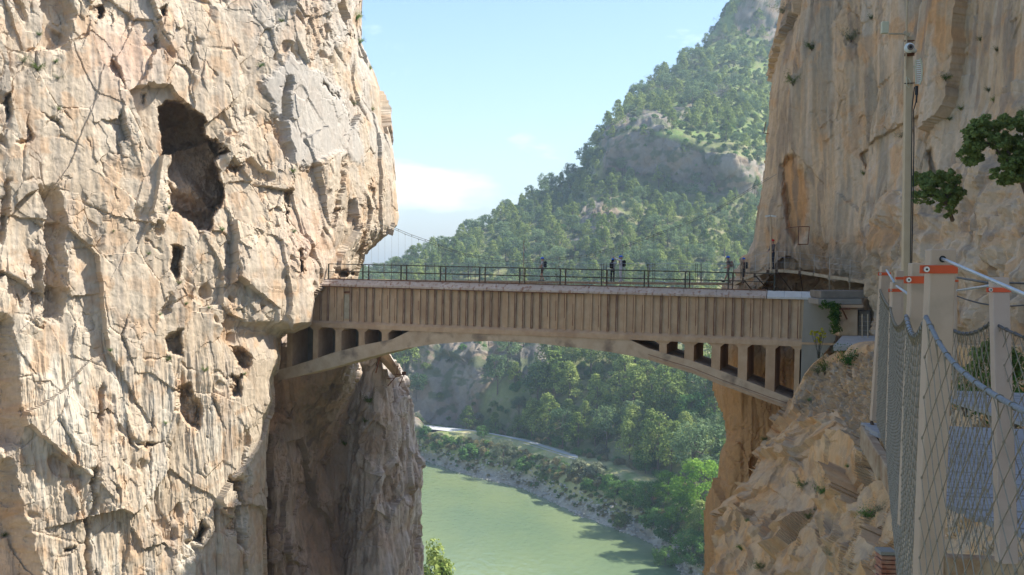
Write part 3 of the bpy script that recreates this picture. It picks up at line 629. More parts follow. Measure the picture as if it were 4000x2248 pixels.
for x, sp in zip(cols_px, shore_py):
    s0 = at_z(x, sp, 0); road = at_z(x, road_py[x], 12.0); road2 = Vector((road.x * (road.y + 10) / road.y, road.y + 10, 12.2))
    u0 = Vector((s0.x, s0.y, 0)) * (1 - 45 / s0.length); u0.z = -9
    b1 = s0.lerp(road, .45); b1.z = 7.5
    c = [u0, s0, b1, Vector((road.x, road.y, 12)), road2] + [at(x, py, Y) for py, Y in T[x]]
    last = c[-1]; c += [Vector((last.x * 1.05, last.y + 70, last.z - 18)), Vector((last.x * 1.3, last.y + 260, last.z - 90))]
    grid.append(c)
# a far right column that closes the hill behind the gorge wall
C = np.array(grid, float).transpose(1, 0, 2)
nrow = C.shape[0]
us = dens(list(range(12)), [20, 34, 44, 44, 44, 34, 42, 46, 40, 30, 16]); vs2 = dens(list(range(nrow)), [8, 30, 26, 8, 14, 40, 44, 44, 46, 44, 44, 30, 36, 30, 12, 8])
P = resample(C, us, vs2)
VI = np.repeat(vs2[:, None], len(us), 1)
N = normals(P); N = -N if N[200, 200][2] < 0 else N
px, py = project(P); jx = px + 26 * fbm(P / 22, 4, 900); jy = py + 26 * fbm(P / 22, 4, 901)
rockm = np.zeros(px.shape)
def rk(poly, v=1.0):
    global rockm
    rockm = np.maximum(rockm, v * inpoly(jx, jy, poly) * sst(0, 14, segdist(jx, jy, poly + poly[:1])))
rk([(2345, 640), (2355, 540), (2390, 480), (2480, 420), (2600, 450), (2650, 500), (2560, 520), (2480, 500), (2400, 540)])
rk([(2345, 560), (2500, 500), (2680, 560), (2860, 610), (3100, 640), (3100, 770), (2800, 770), (2660, 735), (2560, 680), (2480, 690), (2350, 660)])
rk([(1560, 1670), (1600, 1400), (1660, 1290), (1760, 1230), (1980, 1240), (2160, 1320), (2240, 1460), (2060, 1500), (1980, 1440), (1900, 1560), (1860, 1690), (1700, 1700)])
rk([(2870, 160), (2880, -120), (3500, -500), (3500, 130), (3050, 190), (2960, 150)])
rk([(2230, 860), (2290, 800), (2400, 770), (2440, 840), (2380, 900), (2280, 900)], .9); rk([(2150, 940), (2200, 900), (2330, 930), (2320, 980), (2180, 980)], .8); rk([(2600, 440), (2700, 400), (2740, 440), (2660, 480)], .7)
rk([(2560, 1400), (2680, 1380), (2740, 1430), (2640, 1470)], .5)
zone_up = VI > 4.6
rn = ridge(P / np.array([26, 26, 60]), 5, 905)
fa, fe = facets((P + 4 * fbm(P / 20, 3, 902)[..., None]) / np.array([17, 17, 26]), 906, 2.0, .8); fb, _ = facets(P / np.array([6, 6, 8]), 907, 1.6, .8)
D = np.where(zone_up, 3.4 * fbm(P / 30, 4, 903) + rockm * (3.2 * fa + 1.1 * fb + 2.2 * rn) + 1.0 * fb * (1 - rockm) * .5, 0)
butt = inpoly(px, py, [(1560, 1700), (1560, 1200), (2300, 1200), (2300, 1700)]) * rockm
D = D + butt * 5.0 * noise(np.stack([P[..., 0] / 9 + P[..., 2] / 30, P[..., 1] / 60, P[..., 2] / 70], -1), 908)
bank = (VI > .8) & (VI < 3.0); D = D + np.where(bank, 1.2 * fbm(P / 9, 4, 910) + .5 * fb, 0)
V = P + N * D[..., None]
stones_ = sst(.85, 1.02, VI) * (1 - sst(1.35, 1.6, VI + .25 * fbm(P / 12, 3, 913)))
n1 = fbm(P / 16, 5, 911) * 1.4 + .5; n2 = fbm(P / 5, 5, 912) * 1.4 + .5
col = mixc_((.12, .145, .055), (.25, .26, .11), np.clip(n1, 0, 1)); col = mixc_(col, (.27, .235, .15), .7 * sst(.6, .85, n2))
bankc = mixc_((.24, .29, .10), (.50, .43, .22), np.clip(n2, 0, 1)); col = mixc_(col, bankc, (VI < 4.4).astype(float))
col = mixc_(col, (.17, .26, .07), .7 * sst(2480, 2600, px) * (py < 560) * sst(.3, .6, n2))
rc = mixc_((.17, .145, .115), (.29, .25, .20), np.clip(fbm(P / np.array([9, 9, 16]), 5, 915) * 1.5 + .5, 0, 1)); rc = mixc_(rc, (.29, .20, .12), .5 * sst(.55, .8, fbm(P / 13, 4, 916) * 1.5 + .5))
rc = mixc_(rc, (.10, .125, .06), .8 * sst(.52, .72, fbm(P / np.array([8, 8, 5]), 5, 917) * 1.5 + .5))
col = mixc_(col, rc, np.clip(rockm * 1.2, 0, 1)); col = mixc_(col, mixc_((.30, .26, .20), (.48, .43, .35), np.clip(n2, 0, 1)), stones_)
SURF['terrain'] = (V, *project(V))
TER = dict(V=V, N=N, VI=VI, rock=rockm, px=SURF['terrain'][1], py=SURF['terrain'][2], U=np.repeat(us[None, :], len(vs2), 0))
me = np_mesh('hillside', V, grid_faces(*V.shape[:2]), ['rock_far'], True, col); tag(link('hillside', me), kind='structure')

# road strip, 4 cm above the bank, following the terrain's two road rows
rv = []; ru = np.linspace(.3, 5.05, 160); RA = resample(C[3:5], ru, np.array([0., 1.]))
for k in range(160): rv += [RA[0, k] + np.array([0, .6, .18]), RA[1, k] + np.array([0, -.6, .18])]
i = np.arange(159) * 2; me = np_mesh('road', rv, np.stack([i, i + 2, i + 3, i + 1], -1), ['asphalt'], False); tag(link('road', me), kind='structure')
# left bank of the river, hidden from here by the buttress, and distant ground
lb = [[(-300, 60, 40), (-26, 60, 34), (-6, 60, 22), (14, 60, 8), (22, 60, -3)], [(-300, 150, 60), (-60, 150, 38), (-26, 150, 32), (-10, 150, 24), (8, 150, -3)], [(-320, 260, 60), (-110, 240, 40), (-75, 240, 20), (-62, 240, 4), (-50, 240, -4)],
      [(-400, 420, 60), (-170, 400, 36), (-130, 400, 20), (-112, 400, 5), (-100, 400, -4)], [(-600, 700, 60), (-320, 640, 36), (-260, 640, 18), (-220, 640, 5), (-190, 640, -4)]]
P = resample(np.array(lb, float), dens([0, 1, 2, 3, 4], [16, 22, 26, 20]), dens([0, 1, 2, 3, 4], [24, 30, 30, 24])); P[..., 2] += 1.6 * fbm(P / 9, 4, 930)
me = np_mesh('left_bank', P, grid_faces(*P.shape[:2]), ['rock_far'], True, mixc_((.12, .13, .06), (.30, .26, .17), np.clip(fbm(P / 8, 4, 931) * 1.5 + .5, 0, 1))); tag(link('left_bank', me), kind='structure')
gx = np.linspace(-2600, 2600, 140); gy = np.linspace(-300, 3400, 120); X, Y_ = np.meshgrid(gx, gy)
Z = -14 + np.where(Y_ > 900, 1, 0) * np.clip((Y_ - 900) / 1800, 0, 1) * (60 + 26 * noise(np.stack([X / 420, Y_ / 300, X * 0], -1), 941)) 
P = np.stack([X, Y_, Z], -1); me = np_mesh('far_plain', P, grid_faces(120, 140), ['rock_far'], True, mixc_((.14, .16, .10), (.22, .22, .13), np.clip(fbm(P / 160, 4, 942) * 1.6 + .5, 0, 1))); tag(link('far_plain', me), kind='structure')

# haze: one closed box round camera and scene
hz = MB(); hz.box((0, 1500, 112), (2700, 0, 0), (0, 2000, 0), (0, 0, 150))
hm = bpy.data.materials.new('valley haze'); hm.use_nodes = True; nt = hm.node_tree; nt.nodes.clear()
ho = nt.nodes.new('ShaderNodeOutputMaterial'); hv = nt.nodes.new('ShaderNodeVolumePrincipled'); hv.inputs['Color'].default_value = (.66, .83, 1, 1); hv.inputs['Density'].default_value = .00026; hv.inputs['Anisotropy'].default_value = .1
nt.links.new(hv.outputs[0], ho.inputs['Volume']); M['haze'] = hm
HAZE = hz.build('haze', 'haze'); tag(HAZE, kind='stuff')

# ================================================================== AQUEDUCT BRIDGE
BA = at(1400, 1098, 72.0); BB = at(3100, 1143, 64.0)
BU = Vector((BB.x - BA.x, BB.y - BA.y, 0)).normalized(); BV = Vector((-BU.y, BU.x, 0))     # along, and away from the viewer
if BV.y < 0: BV = -BV
def bl(s, d, z): return Vector((BA.x, BA.y, 0)) + BU * s + BV * d + Vector((0, 0, z))
def bp(px, py, d=0.0):                 # pixel on the plane d behind the bridge face -> (s, z)
    r = ray(px, py); o = Vector((BA.x, BA.y, 0)) + BV * d
    t = (BV.x * o.x + BV.y * o.y) / (r[0] * BV.x + r[1] * BV.y)
    return (r[0] * t - BA.x) * BU.x + (r[1] * t - BA.y) * BU.y, CAMZ + r[2] * t
zdeck = (BA.z + BB.z) / 2
bridge = empty('arch_bridge', bl(8, 1.3, zdeck - 3), 'old rust stained concrete arch bridge spanning the gorge with ribbed side walls', 'bridge')
DEP = 4.4
def polyx(mb, pts, d0, d1, mi=0): mb.prism([bl(s, d0, z) for s, z in pts], [bl(s, d1, z) for s, z in pts], mi)
sL = bp(1195, 1200)[0]; sR = bp(3140, 1200)[0]
z_lip = (bp(1400, 1121)[1] + bp(3100, 1167)[1]) / 2; z_rt = z_lip - .04
z_fl = (bp(1400, 1268)[1] + bp(3000, 1327)[1]) / 2; z_bot = (bp(1400, 1290)[1] + bp(3000, 1344)[1]) / 2
m = MB(); polyx(m, [(sL - .8, z_fl), (sR, z_fl), (sR, z_rt), (sL - .8, z_rt)], .14, .34); m.build('side_wall', 'concrete', bridge)
m = MB(); polyx(m, [(sL - .8, z_fl), (sR, z_fl), (sR, z_rt), (sL - .8, z_rt)], DEP - .3, DEP - .1); m.build('side_wall', 'concrete', bridge)
m = MB(); polyx(m, [(sL - .8, z_rt - .5), (sR, z_rt - .5), (sR, z_rt - .3), (sL - .8, z_rt - .3)], .345, DEP - .305)
m.build('channel_floor', 'concrete_dark', bridge)
# flange: sloping shelf under the ribs
m = MB(); nseg = 24
for k in range(nseg):
    a_, b_ = sL - .8 + (sR - sL + .8) * k / nseg, sL - .8 + (sR - sL + .8) * (k + 1) / nseg
    pr = lambda s: [bl(s, .14, z_fl + .16), bl(s, -.04, z_fl - .02), bl(s, -.06, z_bot), bl(s, DEP, z_bot), bl(s, DEP, z_fl)]
    m.prism(pr(a_), pr(b_ - .004))
m.build('bottom_flange', 'concrete', bridge)
# ribs
nrib = 59; rib_px = np.linspace(1222, 3128, nrib)
rr_ = random.Random(3)
for k, x in enumerate(np.linspace(bp(1222, 1200)[0], bp(3122, 1200)[0], nrib)):
    m = MB(); w = .055; j = rr_.uniform(-.012, .012)
    pts = [(x - w + j, z_fl + .13), (x + w + j, z_fl + .13)]
    zz = np.linspace(z_fl + .13, z_rt - .01, 8)
    left = [(x - w + j + rr_.uniform(-.006, .006), z) for z in zz]; right_ = [(x + w + j + rr_.uniform(-.016, .006), z) for z in zz]
    polyx(m, right_ + left[::-1], .035, .139)
    rust = 14 < k < 24 or rr_.random() < .28
    if k < 14 or rust or rr_.random() < .5:
        for (aa, b2) in ([(zz[0], zz[-1])] if rust else [(zz[0] + rr_.uniform(0, 1.0), zz[-1] - rr_.uniform(0, .8))]):
            polyx(m, [(x - w + j - .012, aa), (x - w + j + .028, aa), (x - w + j + .02, b2), (x - w + j - .012, b2)], -.006 + .035, .10, 1)
    polyx(m, [(x - w + j - .03, zz[0]), (x - w + j - .001, zz[0]), (x - w + j - .001, zz[-1]), (x - w + j - .03, zz[-1])], .118, .139, 1)
    m.build('rib', ['rib_rust' if rust else 'concrete', 'rust'], bridge)
# one corroded bay at the left end
x0 = bp(1342, 1200)[0]; m = MB(); polyx(m, [(x0, z_fl + .3), (x0 + .36, z_fl + .3), (x0 + .36, z_rt - .5), (x0, z_rt - .5)], .10, .139, 0); polyx(m, [(x0 - .02, z_rt - .42), (x0 + .42, z_rt - .40), (x0 + .40, z_rt - .28), (x0, z_rt - .30)], .06, .139, 1)
m.build('corroded_bay', ['wood_pale', 'rust'], bridge)
# coping: sloping top, lip below; stained to the left, plain white on the right
ch = .42; zc = z_lip
def coping(s0, s1, n):
    m = MB()
    for k in range(n):
        a_, b_ = s0 + (s1 - s0) * k / n, s0 + (s1 - s0) * (k + 1) / n; e = rr_.uniform(-.006, .006)
        pr = lambda s: [bl(s, -.16, zc - .02 + e), bl(s, -.17, zc + .09 + e), bl(s, .20, zc + ch + e), bl(s, .52, zc + ch + e), bl(s, .52, zc - .02)]
        m.prism(pr(a_), pr(b_ - .012))
    return m
coping(bp(1237, 1120)[0], bp(2995, 1160)[0], 30).build('coping', 'cap', bridge)
coping(bp(2997, 1160)[0], bp(3200, 1165)[0], 3).build('coping', 'cap_white', bridge)
m = MB(); polyx(m, [(bp(1237, 0)[0], zc - .07), (bp(2300, 0)[0], zc - .07), (bp(2300, 0)[0], zc - .023), (bp(1237, 0)[0], zc - .023)], -.14, .13); m.build('drip_edge', 'rust', bridge)
m = MB()
for k in range(40):
    a_ = bp(1300, 0)[0] + (bp(3020, 0)[0] - bp(1300, 0)[0]) * k / 40; polyx(m, [(a_, zc + ch + .006), (a_ + .69, zc + ch + .006), (a_ + .69, zc + ch + .05 + rr_.uniform(-.01, .012)), (a_, zc + ch + .05)], .16, .30)
m.build('rusty_kerb_iron', 'rust', bridge)
# arch rings (front and back) with the soffit slab between
low_px = [(1085, 1487), (1135, 1478), (1215, 1457), (1300, 1436), (1420, 1402), (1532, 1373), (1610, 1358), (1690, 1346), (1822, 1336), (1920, 1333), (2000, 1336), (2100, 1342), (2193, 1353), (2290, 1363), (2387, 1377), (2460, 1390), (2532, 1406), (2628, 1437), (2700, 1458), (2822, 1507), (2900, 1535), (3000, 1572), (3085, 1600), (3110, 1612)]
up_px = [(1085, 1446), (1135, 1433), (1215, 1408), (1300, 1379), (1420, 1348), (1532, 1326), (1600, 1318), (1690, 1310), (1822, 1312), (1920, 1312), (2000, 1312), (2100, 1318), (2193, 1324), (2290, 1332), (2387, 1340), (2460, 1354), (2532, 1362), (2628, 1390), (2700, 1409), (2822, 1452), (2900, 1482), (3000, 1522), (3085, 1556), (3110, 1568)]
lo = [bp(*p) for p in low_px]; hi = [bp(*p) for p in up_px]
hi = [(s_, z_bot - .003) if 1600 <= p_[0] <= 2490 else (s_, z_) for (s_, z_), p_ in zip(hi, up_px)]
m = MB()
for k in range(len(lo) - 1): polyx(m, [lo[k], lo[k + 1], (hi[k + 1][0], min(hi[k + 1][1], z_bot - .003)), (hi[k][0], min(hi[k][1], z_bot - .003))], 0, DEP - .05)
arch = m.build('arch', 'concrete_arch', bridge)
m = MB()      # corroded bands and ledge on the right haunch
for k in range(16, len(lo) - 1): polyx(m, [(lo[k][0], lo[k][1] + .10), (lo[k + 1][0], lo[k + 1][1] + .10), (lo[k + 1][0], lo[k + 1][1] + .20 + .05 * rr_.random()), (lo[k][0], lo[k][1] + .20)], -.05, -.002)
m.build('spalled_band', 'concrete', bridge); m = MB()
for k in range(16, len(lo) - 1): polyx(m, [(lo[k][0], lo[k][1] + .30), (lo[k + 1][0], lo[k + 1][1] + .30), (lo[k + 1][0], lo[k + 1][1] + .33), (lo[k][0], lo[k][1] + .33)], -.012, -.003)
m.build('rust_line', 'rust', bridge)
# spandrel cross walls, each with a chamfered head piece
def zlow(s):
    xs = [p[0] for p in hi]; return float(np.interp(s, xs, [p[1] for p in hi]))
walls = [(1120, 1141), (1222, 1242), (1309, 1333), (1400, 1424), (1490, 1516), (2575, 2604), (2674, 2710), (2780, 2814), (2884, 2920), (2992, 3029), (3105, 3125)]
for a_, b_ in walls:
    s0 = bp(a_, 1340)[0]; s1 = bp(b_, 1350)[0]; c = .22
    zb = min(zlow(s0), zlow(s1)) - .05; m = MB(); hgt = z_bot - zb; c = min(.20, hgt * .3)
    polyx(m, [(s0, zb), (s1, zb), (s1, z_bot - c), (s1 + c * 1.2, z_bot - .002), (s0 - c * 1.2, z_bot - .002), (s0, z_bot - c)], .03, DEP - .12)
    if a_ in (1222, 1309, 1400, 1490): polyx(m, [(s1 - .13, zb + .3), (s1 - .03, zb + .3), (s1 - .03, z_bot - .2), (s1 - .13, z_bot - .2)], -.02, .028)
    m.build('spandrel_pier', 'concrete', bridge)
for a_, b_ in [(1516, 1600), (2470, 2500)]:
    s0, s1 = bp(a_, 1340)[0], bp(b_, 1340)[0]
# dark panel standing in for the dark cliff behind the left openings
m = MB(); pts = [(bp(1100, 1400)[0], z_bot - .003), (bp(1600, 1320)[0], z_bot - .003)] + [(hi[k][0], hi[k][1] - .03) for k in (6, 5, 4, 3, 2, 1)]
polyx(m, pts, 2.2, 2.4); m.build('dark_backing', 'concrete_dark', bridge)
# railings: two rows
zr0 = zc + ch
zr1 = (bp(1566, 1034, .25)[1] + bp(2845, 1070, .25)[1]) / 2; zm = (bp(1566, 1063, .25)[1] + bp(2845, 1103, .25)[1]) / 2
def railing(d, pxs, matn, s0, s1, r):
    first = True; root = MB(); h = zr1 - zr0
    root.tube([bl(s0, d, zr1), bl(s1, d, zr1)], r * .8); t = root.build('railing', matn, bridge)
    q = MB(); q.tube([bl(s0, d, zm), bl(s1, d, zm)], r * .6); q.build('mid_rail', matn, t)
    for s in pxs:
        q = MB(); q.box(bl(s, d, (zr0 + zr1) / 2 - .02), BU * r, BV * r, (0, 0, h / 2 + .02)); q.box(bl(s, d, zr0 + .01), BU * r * 2, BV * r * 2, (0, 0, .01)); q.build('rail_post', matn, t)
front = [bp(x, 1100, .25)[0] for x in (1283, 1417, 1566, 1720, 1873, 2030, 2188, 2350, 2517, 2677, 2845, 3025)]
railing(.25, front, 'rail_green', front[0], front[-1], .038)
back = [bp(x, 1090, 2.4)[0] for x in (1440, 1588, 1741, 1895, 2050, 2209, 2371, 2534, 2694, 2862)]
railing(2.4, back, 'rail_rust', back[0] - 1.5, back[-1] + .6, .032)
m = MB(); s_, z_ = bp(1208, 1211); m.tube([bl(s_ - .3, -.4, z_), bl(s_ + .45, -.55, z_ + .05)], .022); tag(m.build('pipe_stub', 'plastic_white'), 'thin pale rod poking out of the cliff at the left bridge end', 'rod')

# ---------------- abutment and landing on the right
m = MB(); ab = empty('bridge_abutment', bl(sR + 1, 1, z_bot - 2), 'grey concrete abutment block closing the right end of the bridge', 'abutment')
pts = [bp(3141, 1170), bp(3275, 1180), bp(3270, 1290), bp(3262, 1330), bp(3170, 1440), bp(3090, 1600), bp(3060, 1650), bp(3055, 1620), bp(3126, 1560), bp(3132, 1345)]
ab_ = MB(); ab_.prism([bl(s, -.10 - (.0 if z > z_bot else .04), z) for s, z in pts], [bl(s, 3.2, z) for s, z in pts]); ab_.build('block', 'concrete_grey', ab)
m = MB(); polyx(m, [bp(3128, 1345), bp(3275, 1349), bp(3275, 1341), bp(3128, 1337)], -.19, -.102); m.build('ledge', 'concrete', ab)
def rb(name, x0, y0, x1, y1, Y, dep, mat, par=None, jit=0, bev=.02):
    m = MB(); a_ = at(x0, y0, Y); b_ = at(x1, y0, Y); c_ = at(x1, y1, Y); d_ = at(x0, y1, Y); w = Vector((0, dep, 0)); m.prism([d_, c_, b_, a_], [d_ + w, c_ + w, b_ + w, a_ + w]); return m.build(name, mat, par, bevel=bev)
land = empty('stone_landing', at(3320, 1330, 62), 'small stone and concrete landing with a doorway beside the abutment', 'landing')
rb('top_slab', 3205, 1137, 3440, 1166, 61.6, 2.2, 'concrete_dark', land); rb('stepped_slab', 3195, 1168, 3366, 1190, 61.3, 2.0, 'concrete_grey', land)
rb('lintel', 3262, 1192, 3372, 1204, 61.1, 1.6, 'concrete', land)
rb('rock_pier', 3275, 1206, 3352, 1314, 61.4, 1.4, 'timber' if 0 else 'concrete_arch', land, bev=.06); rb('side_wall', 3354, 1214, 3402, 1314, 61.9, 1.2, 'concrete_dark', land, bev=.05)
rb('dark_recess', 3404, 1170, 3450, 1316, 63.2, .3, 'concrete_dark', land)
m = MB(); m.bar(at(3272, 1207, 61.0), at(3320, 1207, 61.0), .12, .10); m.bar(at(3291, 1211, 60.95), at(3309, 1249, 60.95), .07, .07); m.build('rusty_bracket', 'rust', land)
m = MB(); p = [at(3255, 1352, 56), at(3290, 1312, 60.5), at(3480, 1312, 60.5), at(3520, 1345, 56)]; m.prism([q - Vector((0, 0, .25)) for q in p], p); tag(m.build('footpath', 'path'), kind='structure')
fn = empty('wire_fence', at(3400, 1315, 58), 'thin pale wire fence beside the stone landing', 'fence')
for x in (3368, 3390, 3424):
    m = MB(); m.tube([at(x, 1320, 58), at(x, 1228, 58)], .03); m.build('fence_post', 'wood_pale', fn)
m = MB()
for y in (1238, 1255, 1272, 1290, 1305): m.tube([at(3355, y, 58), at(3390, y + 2, 58), at(3455, y, 58)], .006, 3)
m.build('wire', 'cable', fn)

# ================================================================== SUSPENSION FOOTBRIDGE behind
sb = empty('suspension_footbridge', at(2300, 1105, 74), 'slim suspension footbridge with cable hangers and mesh fence behind the arch bridge', 'footbridge')
SD = 7.4                               # metres behind the arch bridge face
def sbp(px, py, d=SD):
    s, z = bp(px, py, d); return bl(s, d, z)
cab = [(1395, 835), (1430, 850), (1522, 889), (1600, 922), (1677, 949), (1750, 978), (1822, 1000), (1910, 1016), (2000, 1024), (2072, 1025), (2145, 1020), (2290, 1003), (2435, 966), (2580, 915), (2686, 875), (2773, 838), (2880, 775), (3035, 680)]
for q, dd in enumerate((SD, SD + 1.3)):
    off = 0 if q == 0 else -7
    pts = [sbp(x, y + off, dd) for x, y in cab]; m = MB(); m.tube(pts, .017, 5); m.build('main_cable', 'cable_old', sb)
    for k in range(31):
        x = 1425 + q * 26 + k * 52.5
        if x > 2960: continue
        y = np.interp(x, [c[0] for c in cab], [c[1] for c in cab]) + off; yb = np.interp(x, [1400, 2900], [1094, 1112])
        m = MB(); m.tube([sbp(x, y, dd), sbp(x, yb, dd)], .0055, 4); m.ball(sbp(x, y + 3, dd), .035, 0, 6, 4); m.build('hanger', 'cable_old', sb)
m = MB(); 
for k in range(60):
    x0, x1 = 1400 + k * 24.8, 1400 + k * 24.8 + 23.5; y0, y1 = np.interp(x0, [1400, 2900], [1092, 1106]), np.interp(x1, [1400, 2900], [1092, 1106])
    a_, b_ = sbp(x0, y0), sbp(x1, y1); w = BV * 1.3; h = Vector((0, 0, -.05)); m.prism([a_, b_, b_ + h, a_ + h], [a_ + w, b_ + w, b_ + w + h, a_ + w + h])
m.build('deck', 'wood_pale', sb)
m = MB(); m.bar(sbp(1400, 1098), sbp(2900, 1112), .06, .12); m.bar(sbp(1400, 1098) + BV * 1.3, sbp(2900, 1112) + BV * 1.3, .06, .12); m.build('side_beam', 'timber', sb)
for x in (1500, 1529, 1663, 1697, 1829, 1856, 2172, 2180, 2350, 2358, 2368, 2529, 2535, 2550, 2558, 2717, 2724, 2735, 2741, 2866, 2895):
    y = np.interp(x, [1400, 2900], [1030, 1030]); m = MB(); m.tube([sbp(x, y), sbp(x, y + 74)], .016, 4); m.build('fence_post', 'rail_rust', sb)
m = MB()
for y in (1029, 1040, 1052, 1064, 1077): m.tube([sbp(1400, y), sbp(2150, y), sbp(2895, y + 3)], .0055 if y > 1029 else .012, 3)
for k in range(150): x = 1400 + k * 10; m.tube([sbp(x, 1029), sbp(x, 1096)], .0022, 3)
m.build('fence_mesh', 'cable', sb)
m = MB()
for (a_, b_) in [((2075, 1108), (2160, 1116)), ((2100, 1103), (2180, 1118)), ((2480, 1106), (2530, 1120)), ((2790, 1104), (2835, 1136)), ((2330, 1100), (2370, 1112)), ((2560, 1096), (2620, 1108))]: m = MB(); m.tube([sbp(*a_), sbp(*b_)], .022, 4); m.build('wind_brace', 'cable', sb)
# mast behind the rail
m = MB(); m.tube([sbp(2044, 1110, SD - .6), sbp(2046, 948, SD - .6)], .035); m.box(sbp(2046, 944, SD - .6), (.06, 0, 0), (0, .06, 0), (0, 0, .05)); tag(m.build('slim_mast', 'wood_pale'), 'slim pale mast standing left of the lone hiker in grey', 'mast')

# ================================================================== CURVED WALKWAY round the right cliff
cw = empty('cliff_walkway', at(3010, 1060, 68.5), 'curved timber walkway on brackets round the foot of the right rock wall', 'walkway')
crv = [(2868, 1108, 71.5), (2905, 1088, 70.2), (2950, 1071, 69), (3000, 1057, 68.2), (3035, 1055, 67.9), (3065, 1056, 67.5), (3125, 1061, 66.9), (3180, 1069, 66.2), (3240, 1079, 65.3), (3320, 1089, 64), (3420, 1107, 62.3), (3460, 1115, 61.8)]
cp = [at(*c) for c in crv]
m = MB()
for a_, b_ in zip(cp, cp[1:]): m.bar(a_ + Vector((0, 0, -.06)), a_.lerp(b_, .94) + Vector((0, 0, -.06)), .10, .17)
m.build('edge_beam', 'wood_pale', cw)
m = MB()
for a_, b_ in zip(cp, cp[1:]):
    w = Vector((.25, 1.35, 0)); m.prism([a_ + Vector((0, .08, -.0)), b_ + Vector((0, .08, 0)), b_ + w, a_ + w], [v + Vector((0, 0, .05)) for v in (a_ + Vector((0, .08, 0)), b_ + Vector((0, .08, 0)), b_ + w, a_ + w)])
m.build('deck', 'timber', cw)
for k, (c, dx, dy) in enumerate([(1, 40, 55), (2, 50, 60), (3, 35, 90), (4, 60, 85), (6, 12, 85), (8, 0, 62), (9, 0, 55), (10, 0, 28)]):
    x, y, Y = crv[c]; m = MB(); m.tube([at(x, y + 6, Y), at(x + dx, y + dy, Y + (1.6 if dx else .2))], .035, 5); m.box(at(x, y + 6, Y - .05), (.10, 0, 0), (0, .05, 0), (0, 0, .12)); m.build('bracket', 'rail_rust' if k < 5 else 'wood_pale', cw)
m = MB()
for c in crv[2:-1]: m.tube([at(c[0], c[1], c[2]), at(c[0] + 1, c[1] - 74, c[2])], .013, 4)
for h in (30, 50, 72): m.tube([at(c[0], c[1] - h, c[2]) for c in crv[1:]], .006, 3)
m.build('wire_fence', 'cable', cw)
m = MB(); m.tube([at(3012, 1060, 68), at(3010, 848, 68)], .055); m.build('pole', 'pole', None) if 0 else None
cm = empty('camera_mast', at(3012, 1060, 68), 'cream mast with twin white cameras on the curved walkway beside the red helmet', 'mast')
m.build('pole', 'pole', cm); 
for sx_ in (-1, 1):
    q = MB(); c = at(3010 + sx_ * 11, 845, 67.9); q.box(c, (.13, 0, sx_ * -.02), (0, .07, 0), (0, 0, .05)); q.ball(c + Vector((sx_ * .13, 0, -.01)), .05); q.build('security_camera', 'plastic_white', cm)
m = MB(); a_, b_, c_, d_ = [at(x, y, Y) for x, y, Y in ((3120, 886, 67.4), (3162, 886, 67.4), (3156, 955, 67.4), (3118, 955, 67.4))]
for p, q in ((a_, b_), (b_, c_), (c_, d_), (d_, a_)): m.tube([p, q], .025, 4)
m.tube([a_, a_ + Vector((0, 2.5, 0))], .02, 4); m.tube([c_, c_ + Vector((0, 2.5, 0))], .02, 4)
tag(m.build('iron_frame', 'rust'), 'small rusty iron frame fixed to the orange hollow of the rock wall', 'frame')
m = MB(); a_, b_ = at(2992, 477, 76), at(2984, 520, 76); m.tube([a_, b_, b_ + Vector((.6, .3, -.05))], .03, 4); tag(m.build('cable_bracket', 'rust'), 'rusty bracket sticking out from the upper edge of the rock wall', 'bracket')
# broken walkway remains on the buttress under the left haunch
bw = empty('broken_walkway', at(1545, 1420, 89), 'broken slab of the old walkway tilting on the shaded buttress', 'ruined walkway')
m = MB(); p = [at(1440, 1345, 90), at(1500, 1350, 88), at(1566, 1458, 87), at(1545, 1462, 90.5)]; m.prism([q - Vector((0, 0, .28)) for q in p], p); m.build('slab', 'concrete_arch', bw)
m = MB(); m.tube([at(1487, 1385, 87.4), at(1468, 1458, 87.6)], .06); m.tube([at(1553, 1430, 86.8), at(1550, 1465, 87)], .04); m.tube([at(1530, 1462, 87), at(1590, 1466, 87)], .035); m.tube([at(1578, 1464, 87), at(1558, 1510, 88)], .035); m.tube([at(1548, 1470, 87), at(1515, 1508, 88)], .035); m.tube([at(1512, 1480, 87.5), at(1540, 1478, 87.5)], .03); m.box(at(1578, 1458, 87), (.16, 0, 0), (0, .1, 0), (0, 0, .1))
m.build('iron_props', 'rust', bw)

# ================================================================== TREES AND PLANTS
def leaf_tris(rs, centres, radii, n_per, size, squash=.75, out=.8):
    """small leaf faces on the shells of many clumps; returns verts and triangles"""
    V = []; 
    c = np.repeat(centres, n_per, 0); r = np.repeat(radii, n_per)[:, None]
    d = rs.normal(size=c.shape); d /= np.linalg.norm(d, axis=1, keepdims=True); 
    rad = rs.uniform(.55, 1.08, size=(len(c), 1)); p = c + d * r * rad * np.array([1, 1, squash])
    nrm = d * out + rs.normal(size=d.shape) * .30 + np.array([0, 0, .25]); nrm /= np.linalg.norm(nrm, axis=1, keepdims=True)
    a = np.cross(nrm, rs.normal(size=d.shape)); a /= np.linalg.norm(a, axis=1, keepdims=True) + 1e-9; b = np.cross(nrm, a)
    s = size * rs.uniform(.6, 1.35, size=(len(c), 1))
    q = np.stack([p - a * s, p + a * s * .9 - b * s * .55, p + b * s * 1.1 + nrm * s * .2], 1)
    return q.reshape(-1, 3), np.arange(len(q) * 3).reshape(-1, 3)
